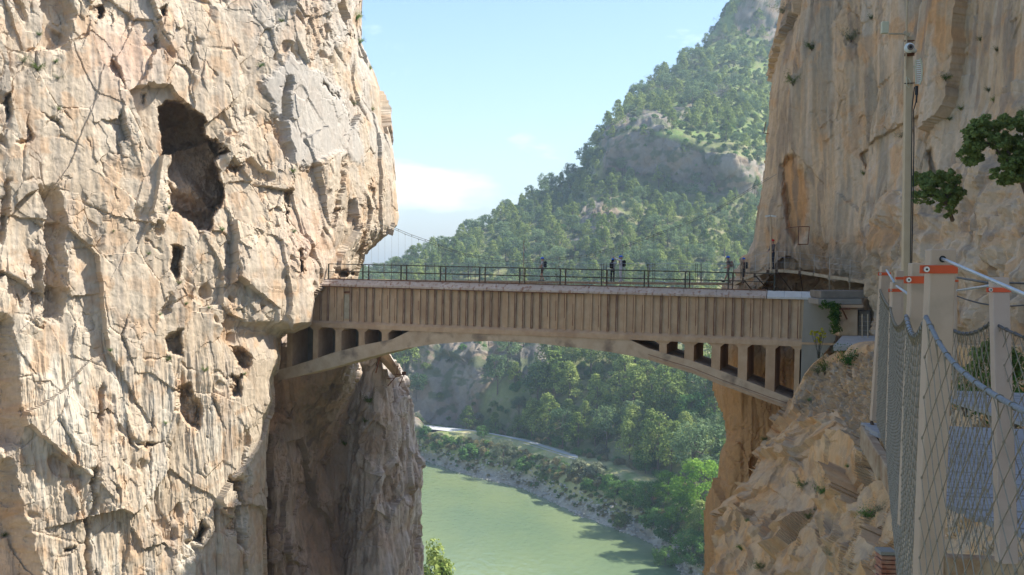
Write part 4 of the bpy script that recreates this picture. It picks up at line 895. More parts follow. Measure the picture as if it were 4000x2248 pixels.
def crown(rs, kind, H, n_cl, n_per, size):
    """clump centres for a crown of height H (tree base at 0)"""
    if kind == 'pine':              # irregular cone, layered
        t = rs.uniform(0, 1, n_cl) ** .85; z = H * (.24 + .74 * t); w = H * .27 * (1.02 - t) ** .62 * rs.uniform(.75, 1.12, n_cl)
        r = H * (.125 - .045 * t) * rs.uniform(.8, 1.2, n_cl)
    elif kind == 'umbrella':
        t = rs.uniform(0, 1, n_cl); z = H * (.48 + .46 * t); w = H * .36 * np.sqrt(np.clip(1.05 - (t - .35) ** 2 * 1.9, .08, 1)) * rs.uniform(.6, 1.0, n_cl); r = H * .125 * rs.uniform(.75, 1.2, n_cl)
    elif kind == 'broad':
        t = rs.uniform(0, 1, n_cl); z = H * (.18 + .78 * t); w = H * .42 * np.sqrt(np.clip(1 - (t - .42) ** 2 * 2.6, .05, 1)) * rs.uniform(.7, 1.02, n_cl); r = H * .12 * rs.uniform(.75, 1.25, n_cl)
    elif kind == 'narrow':
        t = rs.uniform(0, 1, n_cl); z = H * (.10 + .88 * t); w = H * .13 * (1.04 - t) ** .5; r = H * .085 * (1.1 - .6 * t)
    else:                           # shrub dome
        t = rs.uniform(0, 1, n_cl); z = H * (.12 + .72 * t); w = H * .62 * np.sqrt(np.clip(1 - t ** 2, .05, 1)) * rs.uniform(.5, 1.0, n_cl); r = H * .22 * rs.uniform(.7, 1.2, n_cl)
    ph = rs.uniform(0, 6.283, n_cl); lob = 1 + .28 * np.sin(3 * ph + rs.uniform(0, 6)) 
    wv = rs.uniform(-.05, .05, 2) * H
    c = np.stack([w * lob * np.cos(ph) + wv[0] * z / H, w * lob * np.sin(ph) + wv[1] * z / H, z], -1)
    return c, r
VAR = {}
def make_variant(key, kind, H, n_cl, n_per, size, mat, seed, trunk=True, bark='bark'):
    rs = np.random.RandomState(seed); c, r = crown(rs, kind, H, n_cl, n_per, size)
    v, f = leaf_tris(rs, c, r, n_per, size); cme = np_mesh('crown_' + key, v, f, [mat], False)
    m = MB(); m.tube([(0, 0, -.6), (rs.uniform(-.1, .1), 0, H * .3), (rs.uniform(-.2, .2), rs.uniform(-.2, .2), H * .62), (0, 0, H * .88)], H * .022, 6, 0, H * .006)
    for k in range(7 if trunk else 3):
        j = rs.randint(len(c)); z0 = H * rs.uniform(.2, .6) if trunk else 0; m.tube([(0, 0, z0), tuple(c[j] * np.array([.55, .55, .9]) ), tuple(c[j])], H * .010, 4, 0, H * .003)
    VAR[key] = (cme, m.mesh('trunk_' + key, bark), v, f)
for k in range(5): make_variant(f'pine{k}', 'pine', 10, 46, 52, .21, 'pine', 40 + k)
for k in range(3): make_variant(f'umb{k}', 'umbrella', 10, 42, 52, .22, 'pine_blue', 60 + k)
for k in range(3): make_variant(f'broad{k}', 'broad', 10, 70, 62, .23, 'broad' if k == 0 else 'broad_mid', 70 + k)
make_variant('olive0', 'broad', 10, 60, 50, .20, 'olive', 80); make_variant('narrow0', 'narrow', 10, 34, 50, .17, 'pine', 83)
make_variant('dead0', 'umbrella', 10, 26, 26, .10, 'deadwood', 85)
for k, mt in enumerate(['scrub', 'broad_mid', 'olive']): make_variant(f'bush{k}', 'shrub', 10, 36, 60, .55, mt, 90 + k, False)

def place(name, key, loc, H, label, cat, group, rot=None, sx=1.0):
    cme, tme, _, _ = VAR[key]
    e = bpy.data.objects.new(name, None); COL.objects.link(e); e.location = loc; e.scale = (H / 10 * sx, H / 10 * sx, H / 10); e.rotation_euler = (0, 0, rnd.uniform(0, 6.28) if rot is None else rot); e.empty_display_size = .5
    tag(e, label, cat, group); link('crown', cme, e, True); link('trunk', tme, e, True); return e

# candidates over the hillside
Vt = TER['V']; Nt = TER['N']; rs = np.random.RandomState(11)
nv_, nu_ = TER['VI'].shape; cand = []
flat = np.arange(nv_ * nu_); ar = np.abs(np.linalg.norm(np.cross(np.gradient(Vt, axis=1), np.gradient(Vt, axis=0)), axis=-1)).ravel()
ok = (TER['VI'].ravel() > 4.35) & (TER['VI'].ravel() < 14.6) & (TER['px'].ravel() > 1360) & (TER['px'].ravel() < 3080)
w_ = ar * ok; idx = rs.choice(flat, 14000, True, w_ / w_.sum()); pts = Vt.reshape(-1, 3)[idx]; 
dn = fbm(pts / 24, 3, 950) * 1.6 + .5
cell = {}; placed = []
for q, p, d_ in zip(idx, pts, dn):
    rk_ = TER['rock'].ravel()[q]; v_ = TER['VI'].ravel()[q]
    if rk_ > .4 and rs.rand() > .05: continue
    if d_ < .34 and rs.rand() > .18: continue
    x_, y_ = TER['px'].ravel()[q], TER['py'].ravel()[q]
    if 1640 < x_ < 1930 and y_ > 1330 and rs.rand() < .93: continue
    near = v_ < 7.2
    gap = 6.6 if near else 5.8
    if 12 > v_ > 9.6 and rs.rand() > .8: continue
    k = (int(p[0] // 7), int(p[1] // 7)); bad = False
    for a in (-1, 0, 1):
        for b in (-1, 0, 1):
            for o in cell.get((k[0] + a, k[1] + b), []):
                if (o[0] - p[0]) ** 2 + (o[1] - p[1]) ** 2 < gap * gap: bad = True
    if bad: continue
    cell.setdefault(k, []).append(p)
    H = rs.uniform(5.0, 12.5) * (1.7 if near else 1.05) * (.8 if v_ > 13.6 else 1)
    placed.append((F * H / p[1], p, H, x_, y_, v_))
# hidden behind cliffs or the bridge girder?
def hidden(x, y):
    if 1240 < x < 3130 and 1125 < y - 20 and y < 1325: return True
    sr = np.interp(y, [s_[0] for s_ in sil], [s_[1] for s_ in sil]); 
    if x > sr + 30: return True
    if x < np.interp(y, [0, 420, 850, 985, 1085, 1385, 1480, 1700, 2000], [1412, 1500, 1540, 1408, 1400, 1500, 1580, 1610, 1640]) - 30: return True
    return y < 20
vis = [t for t in placed if not hidden(t[3], t[4] - F * t[2] / t[1][1] * .5)]
vis.sort(key=lambda t: -t[0]); named = vis[:215]; rest = vis[215:]
print('TREES', len(placed), len(vis))
ZONES = [(lambda x, y, v: v < 7.5 and x < 2300, 'green pine in the grove above the riverside road, seen under the arch', 'pines above the riverside road'),
         (lambda x, y, v: v < 7.5, 'tall pine on the lower slope near the right rock wall, under the arch', 'pines on the lower right slope'),
         (lambda x, y, v: y > 1100, 'pine on the middle slope just below the bridge line', 'pines on the middle slope'),
         (lambda x, y, v: x < 2100, 'pine on the long descending ridge left of the hikers', 'pines on the left ridge'),
         (lambda x, y, v: y > 700, 'pine on the open slope between the hikers and the rock band', 'pines below the rock band'),
         (lambda x, y, v: True, 'pine high on the hill above the rock band', 'pines above the rock band')]
for sz, p, H, x, y, v in named:
    for f_, lab, grp in ZONES:
        if f_(x, y, v): break
    key = rs.choice(['pine0', 'pine1', 'pine2', 'pine3', 'pine4', 'umb0', 'umb1', 'umb2'], p=[.15, .15, .15, .13, .12, .1, .1, .1])
    place('pine_tree', key, p, H, lab, 'tree', grp, rs.uniform(0, 6.28), rs.uniform(.9, 1.2))
# the rest of the wood as one mass
def mass(name, items, keys, mats, label=None):
    Vs = []; Fs = []; Mi = []; n = 0
    for sz, p, H, x, y, v in items:
        key, mi = keys(x, y, v); vv, ff = VAR[key][2], VAR[key][3]
        keep = rs.rand(len(ff)) < (.62 if H > 3 else .4); ff = ff[keep]
        a = rs.uniform(0, 6.28); ca, sa = math.cos(a), math.sin(a); s = H / 10; g = rs.uniform(.9, 1.2)
        tri = vv[ff.ravel()].reshape(-1, 3, 3); ctr = tri.mean(1, keepdims=True); tri = (ctr + (tri - ctr) * 1.3).reshape(-1, 3) * np.array([s * g, s * g, s])
        w = np.stack([tri[:, 0] * ca - tri[:, 1] * sa, tri[:, 0] * sa + tri[:, 1] * ca, tri[:, 2]], -1) + np.asarray(p)
        Vs.append(w); Fs.append(np.arange(len(w)).reshape(-1, 3) + n); Mi.append(np.full(len(w) // 3, mi)); n += len(w)
    me = np_mesh(name, np.concatenate(Vs), np.concatenate(Fs), mats, False, None, np.concatenate(Mi)); return link(name, me)
def wk(x, y, v):
    if y < 420 and x > 2500 and rs.rand() < .22: return 'dead0', 2
    return (rs.choice(['pine0', 'pine1', 'pine2', 'pine3', 'pine4']), 0) if rs.rand() < .68 else (rs.choice(['umb0', 'umb1', 'umb2']), 1)
tag(mass('distant_wood', rest[:1500], wk, ['pine', 'pine_blue', 'deadwood']), kind='stuff')
# scrub over the hill
idx = rs.choice(flat, 5200, True, w_ / w_.sum()); sc = []
for q in idx:
    p = Vt.reshape(-1, 3)[q]; x_, y_, v_ = TER['px'].ravel()[q], TER['py'].ravel()[q], TER['VI'].ravel()[q]; H = rs.uniform(1.2, 3.0)
    if hidden(x_, y_) or (TER['rock'].ravel()[q] > .5 and rs.rand() > .22): continue
    sc.append((0, p - np.array([0, 0, .3]), H, x_, y_, v_))
tag(mass('hillside_scrub', sc[:2600], lambda x, y, v: (('bush0', 0), ('bush1', 1), ('bush2', 2))[rs.choice(3, p=[.5, .35, .15])], ['scrub', 'broad_mid', 'olive']), kind='stuff')
# bank: dry grass, small bushes and stones at the water's edge
okb = (TER['VI'].ravel() > 1.1) & (TER['VI'].ravel() < 4.6); wb = ar * okb * (np.abs(TER['VI'].ravel() - 3.3) > .8); idx = rs.choice(flat, 2300, True, wb / wb.sum()); gr = []
for q in idx:
    x_, y_, v_ = TER['px'].ravel()[q], TER['py'].ravel()[q], TER['VI'].ravel()[q]
    if v_ < 1.5 and rs.rand() > .3: continue
    gr.append((0, Vt.reshape(-1, 3)[q], rs.uniform(.6, 1.9) * (1.3 if v_ > 1.8 else .8), x_, y_, v_))
tag(mass('bank_scrub', gr, lambda x, y, v: (('bush0', 0), ('bush1', 1), ('bush2', 2), ('bush0', 3))[rs.choice(4, p=[.2, .28, .12, .4])], ['scrub', 'broad_mid', 'olive', 'grass']), kind='stuff')
Vs = []; Fs = []; n = 0; okb = (TER['VI'].ravel() > .75) & (TER['VI'].ravel() < 1.75); wb = ar * okb; idx = rs.choice(flat, 3600, True, wb / wb.sum())
cube = np.array([(-1, -1, -1), (1, -1, -1), (1, 1, -1), (-1, 1, -1), (-1, -1, 1), (1, -1, 1), (1, 1, 1), (-1, 1, 1)], float) * .7; cf = np.array([(0, 3, 2, 1), (4, 5, 6, 7), (0, 1, 5, 4), (1, 2, 6, 5), (2, 3, 7, 6), (3, 0, 4, 7)])
for q in idx:
    s = rs.uniform(.18, .62) * (1.5 if rs.rand() < .08 else 1); v = cube * rs.uniform(.6, 1.2, (8, 3)) * np.array([s, s, s * .6]); a = rs.uniform(0, 6.28)
    v = np.stack([v[:, 0] * math.cos(a) - v[:, 1] * math.sin(a), v[:, 0] * math.sin(a) + v[:, 1] * math.cos(a), v[:, 2]], -1) + Vt.reshape(-1, 3)[q] + np.array([rs.uniform(-1, 1), rs.uniform(-1, 1), .1]); Vs.append(v); Fs.append(cf + n); n += 8
me = np_mesh('shore_stones', np.concatenate(Vs), np.concatenate(Fs), ['stone'], False); tag(link('shore_stones', me), kind='stuff')

# riverside trees and bushes one can tell apart: (name, kind, px of base, py of base, Y override or None, height m, label)
def ground(px_, py_):
    d = (TER['px'] - px_) ** 2 + (TER['py'] - py_) ** 2; i = np.unravel_index(np.argmin(d), d.shape); return Vector(Vt[i])
BIG = [('broad_tree', 'broad0', 2735, 2010, 15, 'brightest yellow green broad tree on the bank beside the right rock wall'), ('broad_tree', 'broad0', 2610, 1960, 9, 'smaller bright green tree just left of the brightest bank tree'),
       ('broad_tree', 'broad1', 2480, 1985, 8.5, 'grey green tree leaning over the bank above the shore stones'), ('pine_tree', 'pine2', 2730, 2120, 11, 'olive toned pine in front of the brightest bank tree'),
       ('broad_tree', 'broad2', 2620, 2130, 9.5, 'dark broad tree close above the water at the lower right'), ('broad_tree', 'broad1', 2700, 2230, 10, 'leafy tree at the bottom edge of the photo next to the rock slope'),
       ('broad_tree', 'broad2', 2590, 2245, 7, 'low dark tree on the point where the shore leaves the photo'), ('broad_tree', 'broad0', 2810, 2090, 11, 'vivid green tree half hidden behind the right rock wall'), ('broad_tree', 'broad1', 2545, 2010, 10, 'mid green tree between the smaller bright tree and the leaning one'), ('broad_tree', 'broad0', 2660, 2060, 9, 'fresh green tree right under the brightest bank tree'), ('broad_tree', 'broad1', 2400, 1960, 6.5, 'small green tree at the left end of the bank tree group'),
       ('olive_tree', 'olive0', 1968, 1822, 9.5, 'pale grey green tree between the road and the stony shore'), ('round_bush', 'bush1', 1835, 1800, 6.6, 'large round green bush on the stony shore left of the pale tree'),
       ('round_bush', 'bush1', 2050, 1835, 5.0, 'bright green bush right of the pale tree on the shore'), ('round_bush', 'bush1', 1700, 1760, 3.6, 'small green bush at the far left of the stony shore'),
       ('round_bush', 'bush2', 2262, 1862, 6.2, 'wide blue green bush right below the end of the visible road'), ('round_bush', 'bush2', 2330, 1860, 5.0, 'second blue green bush touching the wide one by the road'),
       ('round_bush', 'bush1', 2385, 1905, 4.6, 'dense green bush below the dry grass, right of the wide blue green ones'), ('round_bush', 'bush1', 2300, 1910, 3.4, 'small green bush on the bank below the wide blue green bush'),
       ('broad_tree', 'broad1', 1918, 1700, 6.5, 'bright small tree at the foot of the grey cliff by the road'), ('broad_tree', 'broad2', 1880, 1712, 5.0, 'low bright tree left of the one at the foot of the grey cliff'),
       ('round_bush', 'bush1', 2180, 1745, 4.2, 'pale green bush on the uphill side of the road'), ('broad_tree', 'broad2', 2242, 1738, 6.2, 'green tree beside the pale bush uphill of the road'), ('round_bush', 'bush2', 2352, 1778, 4.0, 'greyish bush standing in the tall dry grass'),
       ('broad_tree', 'broad1', 2700, 1700, 14, 'fresh green broad tree among pines beside the right rock wall'), ('broad_tree', 'broad1', 2620, 1790, 9, 'fresh green tree below the pines, left of the rock wall'),
       ('broad_tree', 'broad2', 2520, 1850, 8, 'dark round tree above the bright bank trees'), ('broad_tree', 'olive0', 2790, 1900, 9, 'silvery tree just left of the rock wall above the brightest tree'),
       ('round_bush', 'bush0', 2430, 2060, 4.5, 'brown green bush hanging over the shore stones'), ('round_bush', 'bush1', 2560, 2060, 6, 'green bush at the foot of the bright bank trees'), ('round_bush', 'bush0', 2120, 1880, 3.2, 'low bush on the grassy bank in mid shore'),
       ('broad_tree', 'broad1', 1615, 1690, 5, 'green shrubby tree beside the buttress at the far end of the road'), ('round_bush', 'bush1', 1660, 1700, 4, 'round shrub right of the buttress at the far road end')]
for nm, key, x, y, H, lab in BIG: place(nm, key, ground(x, y), H, lab, 'bush' if 'bush' in nm else 'tree', None)
place('pine_tree', 'pine1', at(1668, 2590, 150), 16.2, 'sunlit pine at the bottom left beside the shaded buttress', 'tree', None, 1.0, .8)
place('pine_tree', 'pine3', at(1722, 2600, 150), 13.6, 'lower pine right of the sunlit pine at the bottom edge', 'tree', None, 2.0, .8)

# ---------------- plants on the rocks: (surface, px, py, size m, variant, label)
ROCKPL = [('left_cliff', 150, 260, .95, 'scrub', 'grey green bush in the upper left corner gully of the sunlit cliff', 'bush0'), ('left_cliff', 95, 235, .8, 'x', 'taller darker bush left of the gully bush on the sunlit cliff', 'olive'),
 ('left_cliff', 222, 240, .5, 'x', 'small dark tuft right of the gully bushes on the sunlit cliff', 'bush1'), ('left_cliff', 158, 132, .5, 'x', 'green tuft on the ledge below the top left slab', 'bush1'), ('left_cliff', 230, 300, .6, 'x', 'dry grey tuft on the block below the gully bushes', 'olive'),
 ('left_cliff', 1020, 255, .55, 'x', 'green tuft at the top of the smooth grey slab', 'bush1'), ('left_cliff', 1105, 80, .5, 'x', 'yellowish tuft near the cliff top above the grey slab', 'bush0'), ('left_cliff', 1395, 70, 1.3, 'x', 'shrub on the skyline edge at the top of the sunlit cliff', 'bush1'),
 ('left_cliff', 1412, 160, .8, 'x', 'smaller shrub below the skyline shrub on the sunlit cliff', 'bush1'), ('left_cliff', 1450, 265, .7, 'x', 'green shrub on the right edge of the sunlit cliff', 'bush0'), ('left_cliff', 1385, 405, .7, 'x', 'dark tuft on the grey strip right of the smooth slab', 'olive'),
 ('left_cliff', 1460, 430, .6, 'x', 'green tuft low on the right edge of the sunlit cliff', 'bush0'), ('left_cliff', 1143, 670, .6, 'x', 'light green tuft in the vertical crack under the grey slab', 'bush0'), ('left_cliff', 1150, 900, .6, 'x', 'green tuft on the rock step above the bridge end', 'bush1'),
 ('left_cliff', 875, 898, .55, 'x', 'blue green tuft right below the deep cave', 'bush1'), ('left_cliff', 668, 812, .5, 'x', 'green tuft at the lower left lip of the deep cave', 'bush0'), ('left_cliff', 585, 990, .35, 'x', 'tiny tuft on the rib left of the second hollow', 'bush1'),
 ('left_cliff', 705, 1105, .45, 'x', 'green tuft inside the second hollow under the cave', 'bush0'), ('left_cliff', 732, 1183, .4, 'x', 'tuft under the second hollow on the red rock', 'bush1'), ('left_cliff', 628, 1225, .38, 'x', 'tuft on the left wall beneath the second hollow', 'bush1'),
 ('left_cliff', 822, 1205, .35, 'x', 'tiny tuft right of the red rock under the cave', 'bush1'), ('left_cliff', 430, 1368, .4, 'x', 'blue green tuft on the plain wall in the lower left', 'bush1'), ('left_cliff', 660, 1405, .55, 'x', 'brightest green tuft in the middle of the lower sunlit wall', 'bush0'),
 ('left_cliff', 806, 1442, .6, 'x', 'wide green tuft on the ledge below the square hollow', 'bush0'), ('left_cliff', 318, 1495, .35, 'x', 'tiny tuft low on the far left wall', 'bush1'), ('left_cliff', 655, 1650, .4, 'x', 'tuft hanging under the dark step in the lower wall', 'bush1'), ('left_cliff', 960, 1462, .35, 'x', 'tiny tuft by the corner where the cliff turns under the bridge', 'bush1'),
 ('left_cliff', 20, 2085, .6, 'x', 'green tuft at the left frame edge near the bottom', 'bush0'), ('left_cliff', 448, 900, .3, 'x', 'tiny tuft left of the cave at mid height', 'bush0'), ('left_cliff', 235, 425, .45, 'x', 'light green tuft on the slanting slab below the gully', 'bush0'),
 ('rear_cliff', 1435, 1560, 1.2, 'x', 'dark bush high on the shaded buttress', 'bush1'), ('rear_cliff', 1425, 1640, .9, 'x', 'dark trailing bush below the high one on the buttress', 'bush1'), ('rear_cliff', 1345, 1730, .9, 'x', 'dark bush in the crease of the shaded buttress', 'bush1'),
 ('right_cliff', 3060, 40, 1.2, 'x', 'dark shrub on the top left edge of the shaded rock wall', 'olive'), ('right_cliff', 3095, 310, 1.2, 'x', 'shrub on the upper left edge ledge of the shaded wall', 'bush0'), ('right_cliff', 3165, 180, 1.0, 'x', 'shrub in the gully near the top of the shaded wall', 'bush0'),
 ('right_cliff', 3325, 140, 1.1, 'x', 'dark tuft in the slanting groove near the top of the wall', 'olive'), ('right_cliff', 3400, 65, .5, 'x', 'small tuft at the top of the slanting groove', 'bush1'), ('right_cliff', 3828, 158, .5, 'x', 'round dark tuft high on the plain wall right of the mast', 'bush1'),
 ('right_cliff', 3690, 305, .65, 'x', 'dark tuft in the crack right of the wireless dish', 'bush1'), ('right_cliff', 3888, 192, .45, 'x', 'flat tuft high on the wall near the right frame edge', 'bush1'), ('right_cliff', 3855, 355, .45, 'x', 'small tuft beside the dark crack near the right edge', 'bush1'),
 ('right_cliff', 3752, 422, .45, 'x', 'round tuft below the slanting seam right of the mast', 'bush1'), ('right_cliff', 3708, 462, .4, 'x', 'light tuft left of the round one on the slanting seam', 'bush0'), ('right_cliff', 3876, 390, .45, 'x', 'narrow tuft low in the dark crack at the right', 'bush1'), ('right_cliff', 3520, 530, .8, 'x', 'dark tuft just left of the tall mast', 'olive'),
 ('right_cliff', 3370, 680, .5, 'x', 'dark tuft at the lower end of the slanting groove', 'bush1'), ('right_cliff', 3985, 440, .6, 'x', 'tuft at the right frame edge above the leafy tree', 'bush0'),
 ('near_slope', 3220, 1440, 1.3, 'x', 'dark green bush on top of the rubble beside the abutment', 'bush0'), ('near_slope', 3320, 1400, 1.6, 'x', 'widest green bush beside the end of the grey footpath', 'bush1'), ('near_slope', 3300, 1365, 1.0, 'x', 'bush at the path edge beneath the rock pier', 'bush1'), ('near_slope', 3190, 1450, .7, 'x', 'pale tuft at the foot of the abutment', 'olive'),
 ('near_slope', 3155, 1560, .35, 'x', 'tuft at the lowest corner of the abutment', 'bush1'), ('near_slope', 2990, 1718, .5, 'x', 'pale green tuft on the left edge of the near slope', 'bush0'), ('near_slope', 3130, 1890, .8, 'x', 'grassy tuft in the seam in the middle of the near slope', 'bush0'), ('near_slope', 3210, 1915, .9, 'x', 'greenest leafy tuft in the seam of the near slope', 'bush1'),
 ('near_slope', 3250, 1870, .5, 'x', 'tuft above the greenest leafy one on the near slope', 'bush1'), ('near_slope', 3155, 2015, .5, 'x', 'tuft below the grassy seam on the near slope', 'bush0'), ('near_slope', 3390, 2010, .8, 'x', 'dark tuft close to the boardwalk edge', 'bush1'), ('near_slope', 3440, 1980, .7, 'x', 'grey twiggy tuft touching the left net', 'olive'),
 ('near_slope', 2890, 2140, .5, 'x', 'round green tuft at the lower left of the near slope', 'bush1'), ('near_slope', 2910, 2035, .3, 'x', 'tiny tuft above the round one at the lower left slope', 'bush1'), ('near_slope', 2975, 2210, .8, 'x', 'speckled bush at the bottom edge of the near slope', 'bush0'), ('near_slope', 3240, 2160, .5, 'x', 'dry tuft low on the strata of the near slope', 'olive'),
 ('near_slope', 3380, 1770, .6, 'x', 'green tuft below the rubble wall by the boardwalk corner', 'bush0'), ('near_slope', 3310, 1820, .35, 'x', 'small tuft below the rubble wall', 'bush1'), ('near_slope', 3170, 1990, .3, 'x', 'tiny tuft in the slab cracks of the near slope', 'bush1')]
def make_tuft(key, mat, seed):
    r5 = np.random.RandomState(seed); v = []; 
    for k in range(26):             # thin stems that arch out of one root, small leaves along them
        a = r5.uniform(0, 6.28); l = r5.uniform(5, 12) * (1.2 if r5.rand() < .2 else 1); o = r5.uniform(.35, 1.1); d = np.array([math.cos(a) * o, math.sin(a) * o, 1.0 - .25 * o]); d /= np.linalg.norm(d)
        n_ = 34; t = r5.uniform(.12, 1, n_)[:, None]; p = d * l * t + np.array([0, 0, -1]) * (t ** 2) * l * .35 * o + r5.normal(size=(n_, 3)) * (.35 + .55 * t)
        s_ = r5.uniform(.28, .62, (n_, 1)); u = d + r5.normal(size=(n_, 3)) * .6; u /= np.linalg.norm(u, axis=1, keepdims=True); w = np.cross(u, r5.normal(size=(n_, 3))); w /= np.linalg.norm(w, axis=1, keepdims=True)
        v.append(np.stack([p - w * s_ * .42, p + w * s_ * .42, p + u * s_ * 1.5], 1).reshape(-1, 3))
    v = np.concatenate(v); f = np.arange(len(v)).reshape(-1, 3); m = MB()
    for k in range(8): a = r5.uniform(0, 6.28); m.tube([(0, 0, -1.5), (math.cos(a) * 1.6, math.sin(a) * 1.6, 2.5), (math.cos(a) * 3.8, math.sin(a) * 3.8, 4.2)], .16, 4, 0, .06)
    VAR[key] = (np_mesh('crown_' + key, v, f, [mat], False), m.mesh('trunk_' + key, 'bark'), v, f)
make_tuft('olive_s', 'olive', 97); make_tuft('dark_s', 'dark_leaf', 98); make_tuft('tuft0', 'scrub', 101); make_tuft('tuft1', 'broad_mid', 102)
for sf, x, y, H, _, lab, v in ROCKPL:
    if sf in ('right_cliff', 'rear_cliff') and v == 'bush1': v = 'dark_s'
    p = on_surf(sf, x, y); d = Vector((p.x, p.y, p.z - CAMZ)).normalized(); H *= .72 if sf == 'left_cliff' else .8; q = p + Vector((0, -.05, -.25 * H)) 
    place('rock_shrub', {'olive': 'olive_s', 'bush0': 'tuft0', 'bush1': 'tuft1'}.get(v, v), q, H, lab, 'shrub', None, None, .95)
def leafy(name, centres, size, n_per, mat, label, cat, trunk_pts, rad, seed, leaf=.09):
    rs2 = np.random.RandomState(seed); c = np.array([tuple(x) for x in centres]); v, f = leaf_tris(rs2, c, np.array(rad), n_per, leaf, .8)
    e = empty(name, trunk_pts[0][0], label, cat); link('crown', np_mesh('crown', v, f, [mat], False), e)
    m = MB()
    for pts, r in zip(trunk_pts, [.09] + [.045] * 20): m.tube(pts, r, 6, 0, r * .35)
    m.build('trunk', 'bark', e)
rs2 = random.Random(5)
def scat(poly_c, n, Y, spread, r):
    cs, rr = [], []
    for _ in range(n):
        x, y = rs2.choice(poly_c); cs.append(at(x + rs2.gauss(0, spread), y + rs2.gauss(0, spread * .55), Y + rs2.uniform(-.9, .9))); rr.append(r * rs2.uniform(.6, 1.2))
    return cs, rr
pc = [(3800, 520), (3850, 490), (3920, 480), (3980, 480), (4040, 500), (3820, 560), (3900, 540), (3990, 560), (3960, 610), (3940, 650), (4000, 640), (3800, 620), (3790, 580), (4060, 600), (3920, 700), (3960, 690)]
c, r = scat(pc, 320, 38, 26, .13)
leafy('cliff_tree', c, 0, 44, 'scrub', 'dark leafy tree growing from the wall at the right frame edge', 'tree', [[at(4010, 760, 39), at(3980, 680, 38.5), at(3940, 600, 38), at(3900, 540, 38)], [at(3980, 680, 38.5), at(3870, 560, 38), at(3810, 570, 38)], [at(3985, 690, 38.5), at(4030, 600, 38), at(4060, 520, 38)]], r, 201, .065)
pc = [(3590, 700), (3620, 740), (3580, 760), (3650, 700), (3680, 690), (3700, 740), (3720, 700), (3740, 740), (3660, 770), (3690, 800), (3720, 780)]
c, r = scat(pc, 190, 42, 24, .12)
leafy('cliff_tree', c, 0, 40, 'scrub', 'smaller dark tree on the wall just right of the tall mast', 'tree', [[at(3720, 860, 44), at(3700, 800, 42.5), at(3690, 730, 42)], [at(3700, 800, 42.5), at(3610, 740, 42)], [at(3695, 780, 42), at(3740, 720, 42)]], r, 202, .06)
# yellow flowering fennel by the abutment, green strip hanging on the abutment corner
e = empty('yellow_flowers', at(3195, 1400, 58), 'yellow flowering plant in front of the grey abutment', 'plant'); m = MB(); cs = []
for k in range(20):
    x, y = 3195 + rs2.uniform(-28, 30), 1310 + rs2.uniform(-25, 28); p = at(x, y, 58 + rs2.uniform(-.2, .2)); cs.append(p); m.tube([at(3198 + rs2.uniform(-6, 6), 1400, 58), p], .008, 3)
m.build('stems', 'rail_green', e); v, f = leaf_tris(np.random.RandomState(3), np.array([tuple(x) for x in cs]), np.full(len(cs), .085), 34, .035); link('blossoms', np_mesh('blossoms', v, f, ['yellow'], False), e)
cs = [at(3262 + rs2.uniform(-14, 12), 1200 + k * 5.5, 60.6) for k in range(18)] + [at(3215 + k * 9, 1190 + rs2.uniform(-8, 8), 60.8) for k in range(7)]
v, f = leaf_tris(np.random.RandomState(4), np.array([tuple(x) for x in cs]), np.full(len(cs), .24), 60, .06); tag(link('hanging_ivy', np_mesh('ivy', v, f, ['dark_leaf'], False)), 'dark green ivy hanging over the corner of the grey abutment', 'ivy')
for x, y, Y, H, lab in [(3960, 1430, 24, 1.6, 'dark green bush behind the boardwalk at the right frame edge'), (3860, 1440, 26, 1.1, 'green bush seen through the net behind the boardwalk'), (3775, 1450, 28, 1.2, 'green bush just right of the nearest post behind the net'), (3870, 1360, 30, 1.2, 'yellowish flowering bush behind the net at the right')]:
    place('boardwalk_bush', 'bush0' if 'yellow' in lab else 'dark_s', at(x, y, Y) - Vector((0, 0, H * .8)), H, lab, 'bush', None)

# ================================================================== BOARDWALK, POSTS, NETS
BZ = CAMZ - 1.65
bw = empty('boardwalk', (4.2, 9, BZ), 'silvery plank boardwalk with weathered edge timbers at the right', 'boardwalk')
m = MB(); y = 6.75; k = 0
rw = random.Random(9)
pl = []
while y < 11.2:
    w = rw.uniform(.088, .10); x0 = 1.95 + (y - 4.06) * .300 + .58 * (1 - min(1, max(0, (y - 6.7) / 1.2))) ; x0 = max(x0, 2.62 + (y - 6.7) * .235)
    g = rw.uniform(.006, .016) if rw.random() < .85 else .035
    zz = BZ + rw.uniform(-.004, .004); yl = y + rw.uniform(-.012, .012)
    m.prism([(x0 + rw.uniform(-.03, .03), yl, zz - .04), (9.5, yl - .9, zz - .04), (9.5, yl - .9 + w, zz - .04), (x0, yl + w, zz - .04)], [(x0, yl, zz), (9.5, yl - .9, zz), (9.5, yl - .9 + w, zz), (x0, yl + w, zz)]); y += w + g; k += 1
y = 11.3
while y < 15.4:
    w = rw.uniform(.088, .10); zz = BZ + rw.uniform(-.004, .004); m.prism([(5.6, y, zz - .04), (12, y - .9, zz - .04), (12, y - .9 + w, zz - .04), (5.6, y + w, zz - .04)], [(5.6, y, zz), (12, y - .9, zz), (12, y - .9 + w, zz), (5.6, y + w, zz)]); y += w + .012
m.build('planks', 'plank', bw)
for q in range(3):     # steps down towards the landing
    m = MB(); yy = 11.25 + q * .34; zz = BZ + .0 - .015 * q; xx = 3.70 + q * .06
    m.prism([(xx, yy, zz - .05), (9.5, yy - .9, zz - .05), (9.5, yy - .62, zz - .05), (xx, yy + .28, zz - .05)], [(xx, yy, zz), (9.5, yy - .9, zz), (9.5, yy - .62, zz), (xx, yy + .28, zz)]); m.build('step_board', 'plank', bw)
m = MB()
